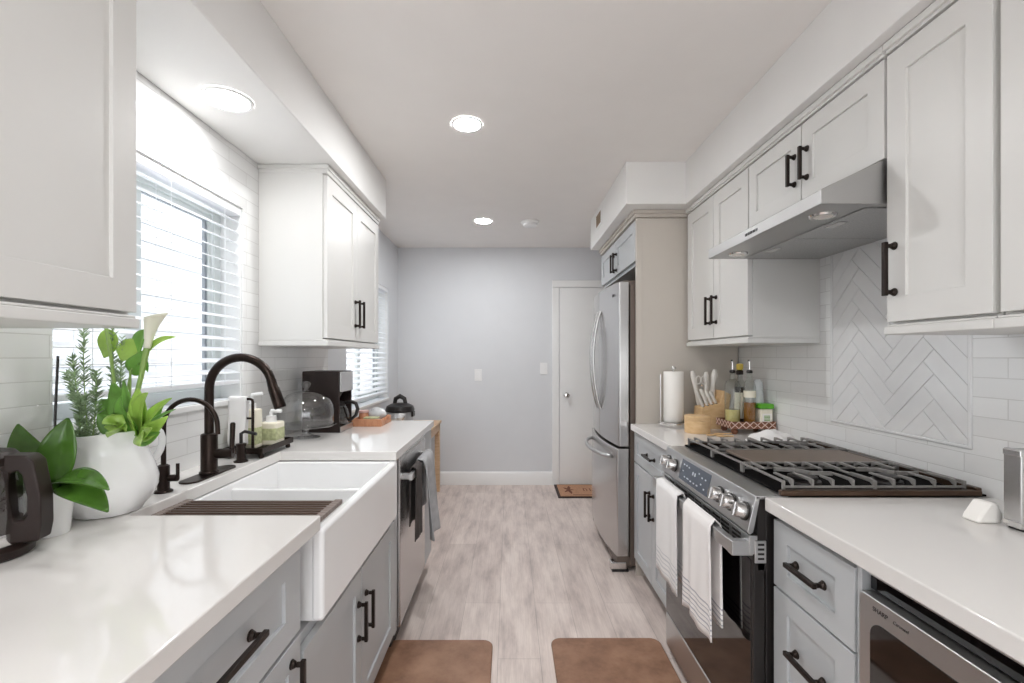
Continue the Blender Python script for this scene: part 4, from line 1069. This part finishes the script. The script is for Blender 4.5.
# ------------------------------------------------------------------ right counter items beyond the range
t = thing('paper_towel_holder', (.958, 2.72, CT), 'steel paper towel holder on the right counter by the fridge panel', 'holder')
c = (.952, 2.715, CT)
MB().lathe(c, [(.086, 0), (.088, .003), (.088, .022), (.084, .0265), (0, .027)], 36).build('base', M['chrome'], t)
b = MB(); b.cyl((c[0], c[1], CT + .027), (c[0], c[1], CT + .325), .006, n=12); b.ball((c[0], c[1], CT + .335), .014, n=16, m=10); b.build('rod', M['chrome'], t, merge=False)
b = MB(); b.tube([(c[0] - .075, c[1], CT + .026), (c[0] - .075, c[1], CT + .300)], .0035, 8); b.build('tension_arm', M['chrome'], t)
tag(MB().lathe((c[0], c[1], CT + .0275), [(.018, 0), (.055, 0), (.056, .002), (.056, .286), (.055, .288), (.018, .288), (.018, 0)], 40, cap=False).build('paper_towel_roll', M['paper']), 'white paper towel roll on the steel holder', 'paper towel')
t = thing('knife_block', (1.13, 2.66, CT), 'pale wooden knife block full of light-handled knives', 'knife block')
b = MB(); b.prism([(1.065, CT), (1.205, CT), (1.232, 1.105), (1.190, 1.128), (1.172, 1.058), (1.072, 1.032)], 'xz', 2.60, 2.715)
b.build('block', M['ply'], t, .003)
b = MB()
for i in range(4):
    x = 1.085 + i * .024; zz = 1.032 + (x - 1.072) * .26
    b.prism([(x - .004, zz - .001), (x + .004, zz + .001), (x + .004, zz + .0018), (x - .004, zz - .0002)], 'xz', 2.606, 2.640)
b.build('slots', M['ink'], t, merge=False)
def knife(px, py, yy, hx, label, wide=.0085):
    top = at(px, py, yy); base = Vector((hx, yy, 1.034 + (hx - 1.072) * .26)); d = (top - base).normalized()
    t = thing('kitchen_knife', tuple(base), label, 'knife', 'knives in the wooden block')
    MB().tube([base - d * .03, base + d * .002], [.004, .005], 8).build('blade', M['chrome'], t)
    MB().tube([base, base.lerp(top, .12), base.lerp(top, .5), base.lerp(top, .85), top], [wide * .8, wide, wide * .9, wide * 1.15, wide * .75], 14, flat=.75).build('handle', M['knifeh'], t)
knife(695.5, 390, 2.622, 1.085, 'steak knife with pale handle, leftmost in the block front row', .0095)
knife(700.5, 389, 2.622, 1.109, 'steak knife with pale handle, second from left in the front row', .0095)
knife(705.5, 390, 2.622, 1.133, 'steak knife with pale handle, third from left in the front row', .0095)
knife(710, 391, 2.622, 1.156, 'steak knife with pale handle, rightmost in the block front row', .0095)
knife(692.5, 371, 2.690, 1.092, 'large pale-handled knife leaning farthest left from the wooden block', .0150)
knife(706, 372, 2.690, 1.135, 'large pale-handled knife in the middle of the wooden block back row', .0135)
knife(715, 369.5, 2.685, 1.160, 'broad pale-handled knife standing highest at the right of the block', .0150)
t = thing('kitchen_scissors', (1.14, 2.63, 1.10), 'pale-handled scissors standing in the wooden knife block', 'scissors')
b = MB()
for s in (-1, 1):
    cc = at(701.0 + s * 2.6, 380, 2.655); pts = [cc + Vector((.013 * math.cos(a), 0, .023 * math.sin(a))) for a in [2 * PI * k / 16 for k in range(17)]]
    b.tube(pts, .0035, 8, cap=False)
b.build('grips', M['knifeh'], t, merge=False)
MB().tube([at(701.0, 385, 2.655), Vector((1.115, 2.655, 1.035))], [.006, .005], 8).build('blades', M['chrome'], t)
t = thing('wooden_salt_box', (.998, 2.485, CT), 'round pale wooden lidded box on the counter before the knife block', 'box')
MB().lathe((.998, 2.485, CT), [(.062, 0), (.065, .003), (.065, .066)], 40).build('box', M['ply'], t)
MB().lathe((.998, 2.485, CT + .067), [(.065, 0), (.066, .002), (.066, .020), (.062, .024), (0, .0245)], 40).build('lid', M['ply'], t)
for (x, yy, a, L, label) in ((1.02, 2.375, .35, .085, 'small wooden spoon lying nearest the range on the right counter'), (1.075, 2.41, .15, .075, 'small wooden spoon lying between the round box and the bottle tray'), (1.06, 2.345, -.1, .06, 'shortest small wooden spoon lying behind the range grates')):
    t = thing('wooden_spoon', (x, yy, CT), label, 'spoon')
    d = Vector((math.cos(a), math.sin(a), 0)); p = Vector((x, yy, CT + .0045))
    b = MB(); b.ball(tuple(p), .024, .017, .0042, 16, 8); b.v = [tuple(Matrix.Rotation(a, 3, 'Z') @ (Vector(q) - p) + p) for q in b.v]; b.build('bowl', M['ply'], t)
    MB().tube([tuple(p + d * .018), tuple(p + d * (L * .6)), tuple(p + d * L)], [.0042, .0035, .0042], 8).build('handle', M['ply'], t)
# bottle tray
t = thing('bottle_tray', (1.245, 2.46, CT), 'reddish wooden tray with white diamond trellis rim, holding bottles', 'tray')
tx0, tx1, ty0, ty1 = 1.138, 1.368, 2.400, 2.575
b = MB(); b.box(tx0, tx1, ty0, ty1, .944, .952); 
for (a, c_) in ((ty0, ty0 + .006), (ty1 - .006, ty1)): b.box(tx0, tx1, a, c_, .946, .981)
for (a, c_) in ((tx0, tx0 + .006), (tx1 - .006, tx1)): b.box(a, c_, ty0, ty1, .946, .981)
b.build('tray', M['redwood'], t, .0015, merge=False)
b = MB()
n = 6; w_ = (tx1 - tx0) / n
for k in range(n):
    for s in (0, 1):
        xa, xb = tx0 + k * w_, tx0 + (k + 1) * w_; za, zb = (.947, .981) if s else (.981, .947)
        dd = Vector((xb - xa, 0, zb - za)).normalized(); nn = Vector((-dd.z, 0, dd.x)) * .0022
        b.prism([(xa + nn.x, za + nn.z), (xb + nn.x, zb + nn.z), (xb - nn.x, zb - nn.z), (xa - nn.x, za - nn.z)], 'xz', ty0 - .0012, ty0 + .001)
n = 5; w_ = (ty1 - ty0) / n
for k in range(n):
    for s in (0, 1):
        xa, xb = ty0 + k * w_, ty0 + (k + 1) * w_; za, zb = (.947, .981) if s else (.981, .947)
        dd = Vector((xb - xa, 0, zb - za)).normalized(); nn = Vector((-dd.z, 0, dd.x)) * .0022
        b.prism([(xa + nn.x, za + nn.z), (xb + nn.x, zb + nn.z), (xb - nn.x, zb - nn.z), (xa - nn.x, za - nn.z)], 'yz', tx0 - .0012, tx0 + .001)
b.build('trellis', mat('rose_white', rgb(226, 202, 190), .5), t, merge=False)
b = MB()
for (x, yy) in ((tx0 + .03, ty0 + .03), (tx1 - .03, ty0 + .03), (tx0 + .03, ty1 - .03), (tx1 - .03, ty1 - .03)): b.lathe((x, yy, CT), [(.010, 0), (.017, .010), (.016, .022), (.010, .030)], 16)
b.build('foot', M['redwood'], t, merge=False)
def oil_bottle(x, yy, r, hb_, hs, label, fill, fm, cap='pour', band=None):
    z = .9525
    t = thing('oil_bottle', (x, yy, z), label, 'bottle')
    MB().lathe((x, yy, z), [(0, .001), (r * .95, .001), (r, .006), (r, hb_), (r * .85, hb_ + .018), (.014, hs), (.0125, hs + .035), (.014, hs + .037)], 28, cap=False).build('glass', M['bglass'], t)
    if fill: MB().lathe((x, yy, z), [(0, .003), (r * .94, .003), (r * .95, fill), (0, fill)], 28, cap=False).build('oil', fm, t)
    if band: MB().lathe((x, yy, z), [(r * 1.008, band[0]), (r * 1.01, band[1])], 28, cap=False).build('paper_label', band[2], t)
    zt_ = z + hs + .036
    if cap == 'pour':
        MB().lathe((x, yy, zt_ - .004), [(.013, 0), (.016, .004), (.014, .014), (.006, .018)], 16).build('stopper', M['black'], t)
        MB().tube([(x, yy, zt_ + .012), (x, yy, zt_ + .045), (x - .004, yy, zt_ + .060)], [.0048, .004, .0035], 10).build('spout', M['chrome'], t)
        MB().tube([(x - .004, yy, zt_ + .058), (x - .005, yy, zt_ + .066)], [.005, .004], 8).build('spout_cap', M['black'], t)
    else:
        MB().lathe((x, yy, zt_ - .010), [(.016, 0), (.018, .003), (.018, .020), (.012, .026)], 16).build('collar', M['brown'], t)
        MB().lathe((x, yy, zt_ + .016), [(.014, 0), (.017, .006), (.017, .030), (.010, .034)], 16).build('cap', cap, t)
oil_bottle(1.180, 2.475, .038, .215, .245, 'clear glass oil bottle with pour spout, leftmost on the tray', .085, M['oil'])
oil_bottle(1.250, 2.540, .026, .21, .24, 'slim dark-shouldered bottle with yellow cap behind the oil bottles', .20, M['brown'], M['yellow'], (.03, .17, M['label']))
oil_bottle(1.260, 2.455, .030, .205, .245, 'clear bottle of amber oil with pour spout, middle of the tray', .125, M['amber'], 'pour', (.150, .185, M['label']))
t = thing('seasoning_tub', (1.328, 2.444, .9525), 'white plastic tub with bright green lid on the bottle tray', 'tub')
MB().box(1.296, 1.360, 2.412, 2.476, .9525, 1.045).build('tub', M['label'], t, .008, 3)
MB().box(1.304, 1.352, 2.4105, 2.4125, .972, 1.022).build('printed_label', M['paper'], t)
b = MB()
for k in range(4): b.box(1.312, 1.342, 2.4098, 2.4104, .985 + k * .0075, .989 + k * .0075)
b.build('label_print', M['leafm'], t, merge=False)
MB().box(1.292, 1.364, 2.408, 2.480, 1.046, 1.072).build('lid', M['green'], t, .006, 3)
t = thing('spice_shaker', (1.338, 2.52, .9525), 'clear plastic shaker bottle behind the green-lidded tub', 'bottle')
MB().lathe((1.338, 2.520, .9525), [(.026, 0), (.027, .004), (.027, .17), (.022, .185)], 24).build('bottle', M['clearp'], t)
MB().lathe((1.338, 2.520, 1.138), [(.024, 0), (.025, .005), (.023, .040), (.014, .055), (0, .056)], 24).build('cap', M['clearp'], t)
# crumpled cloth behind the range
rnd = random.Random(31)
def rag(u, v):
    a, c_ = u - .5, v - .5
    h = max(0, 1 - (a * a + c_ * c_) * 3.7) ** .8
    z = .9165 + .060 * h * (.8 + .25 * math.sin(u * 11 + 1) * math.cos(v * 9)) + .004 * math.sin(u * 23 + v * 17)
    return (1.235 + a * .20 + .01 * math.sin(v * 7), 2.20 + c_ * .13 + .008 * math.sin(u * 8), max(.9165, z))
tag(MB().grid(rag, 22, 18).build('kitchen_cloth', M['cloth'], solid=.003, sharp=180), 'crumpled white kitchen cloth on the counter behind the range grates', 'cloth')

# ------------------------------------------------------------------ right foreground items
t = thing('slim_appliance', (1.27, 1.09, CT), 'upright steel-edged black appliance at the right edge of the counter', 'appliance')  # kind of appliance unknown; built as a slim upright box
MB().box(1.172, 1.35, 1.062, 1.104, .922, 1.10).build('housing', M['blackg'], t, .004, 3)
b = MB(); b.box(1.163, 1.175, 1.0635, 1.1025, .920, 1.102); b.build('steel_end', M['steelv'], t, .003)
for z in (1.086, .922): MB().box(1.1610, 1.166, 1.0635, 1.1025, z, z + .014).build('end_trim', M['chrome'], t, .002)
b = MB()
for x in (1.185, 1.335): b.box(x - .012, x + .012, 1.066, 1.100, CT, .922)
b.build('foot', M['black'], t, merge=False)
t = thing('charger_pouch', (1.152, 1.142, CT), 'small white folded paper packet lying beside the black appliance', 'packet')
b = MB(); b.prism([(1.122, CT + .001), (1.180, CT + .001), (1.184, .935), (1.172, .962), (1.152, .964), (1.128, .93)], 'xz', 1.12, 1.165); b.build('packet', M['paper'], t, .006, 3)
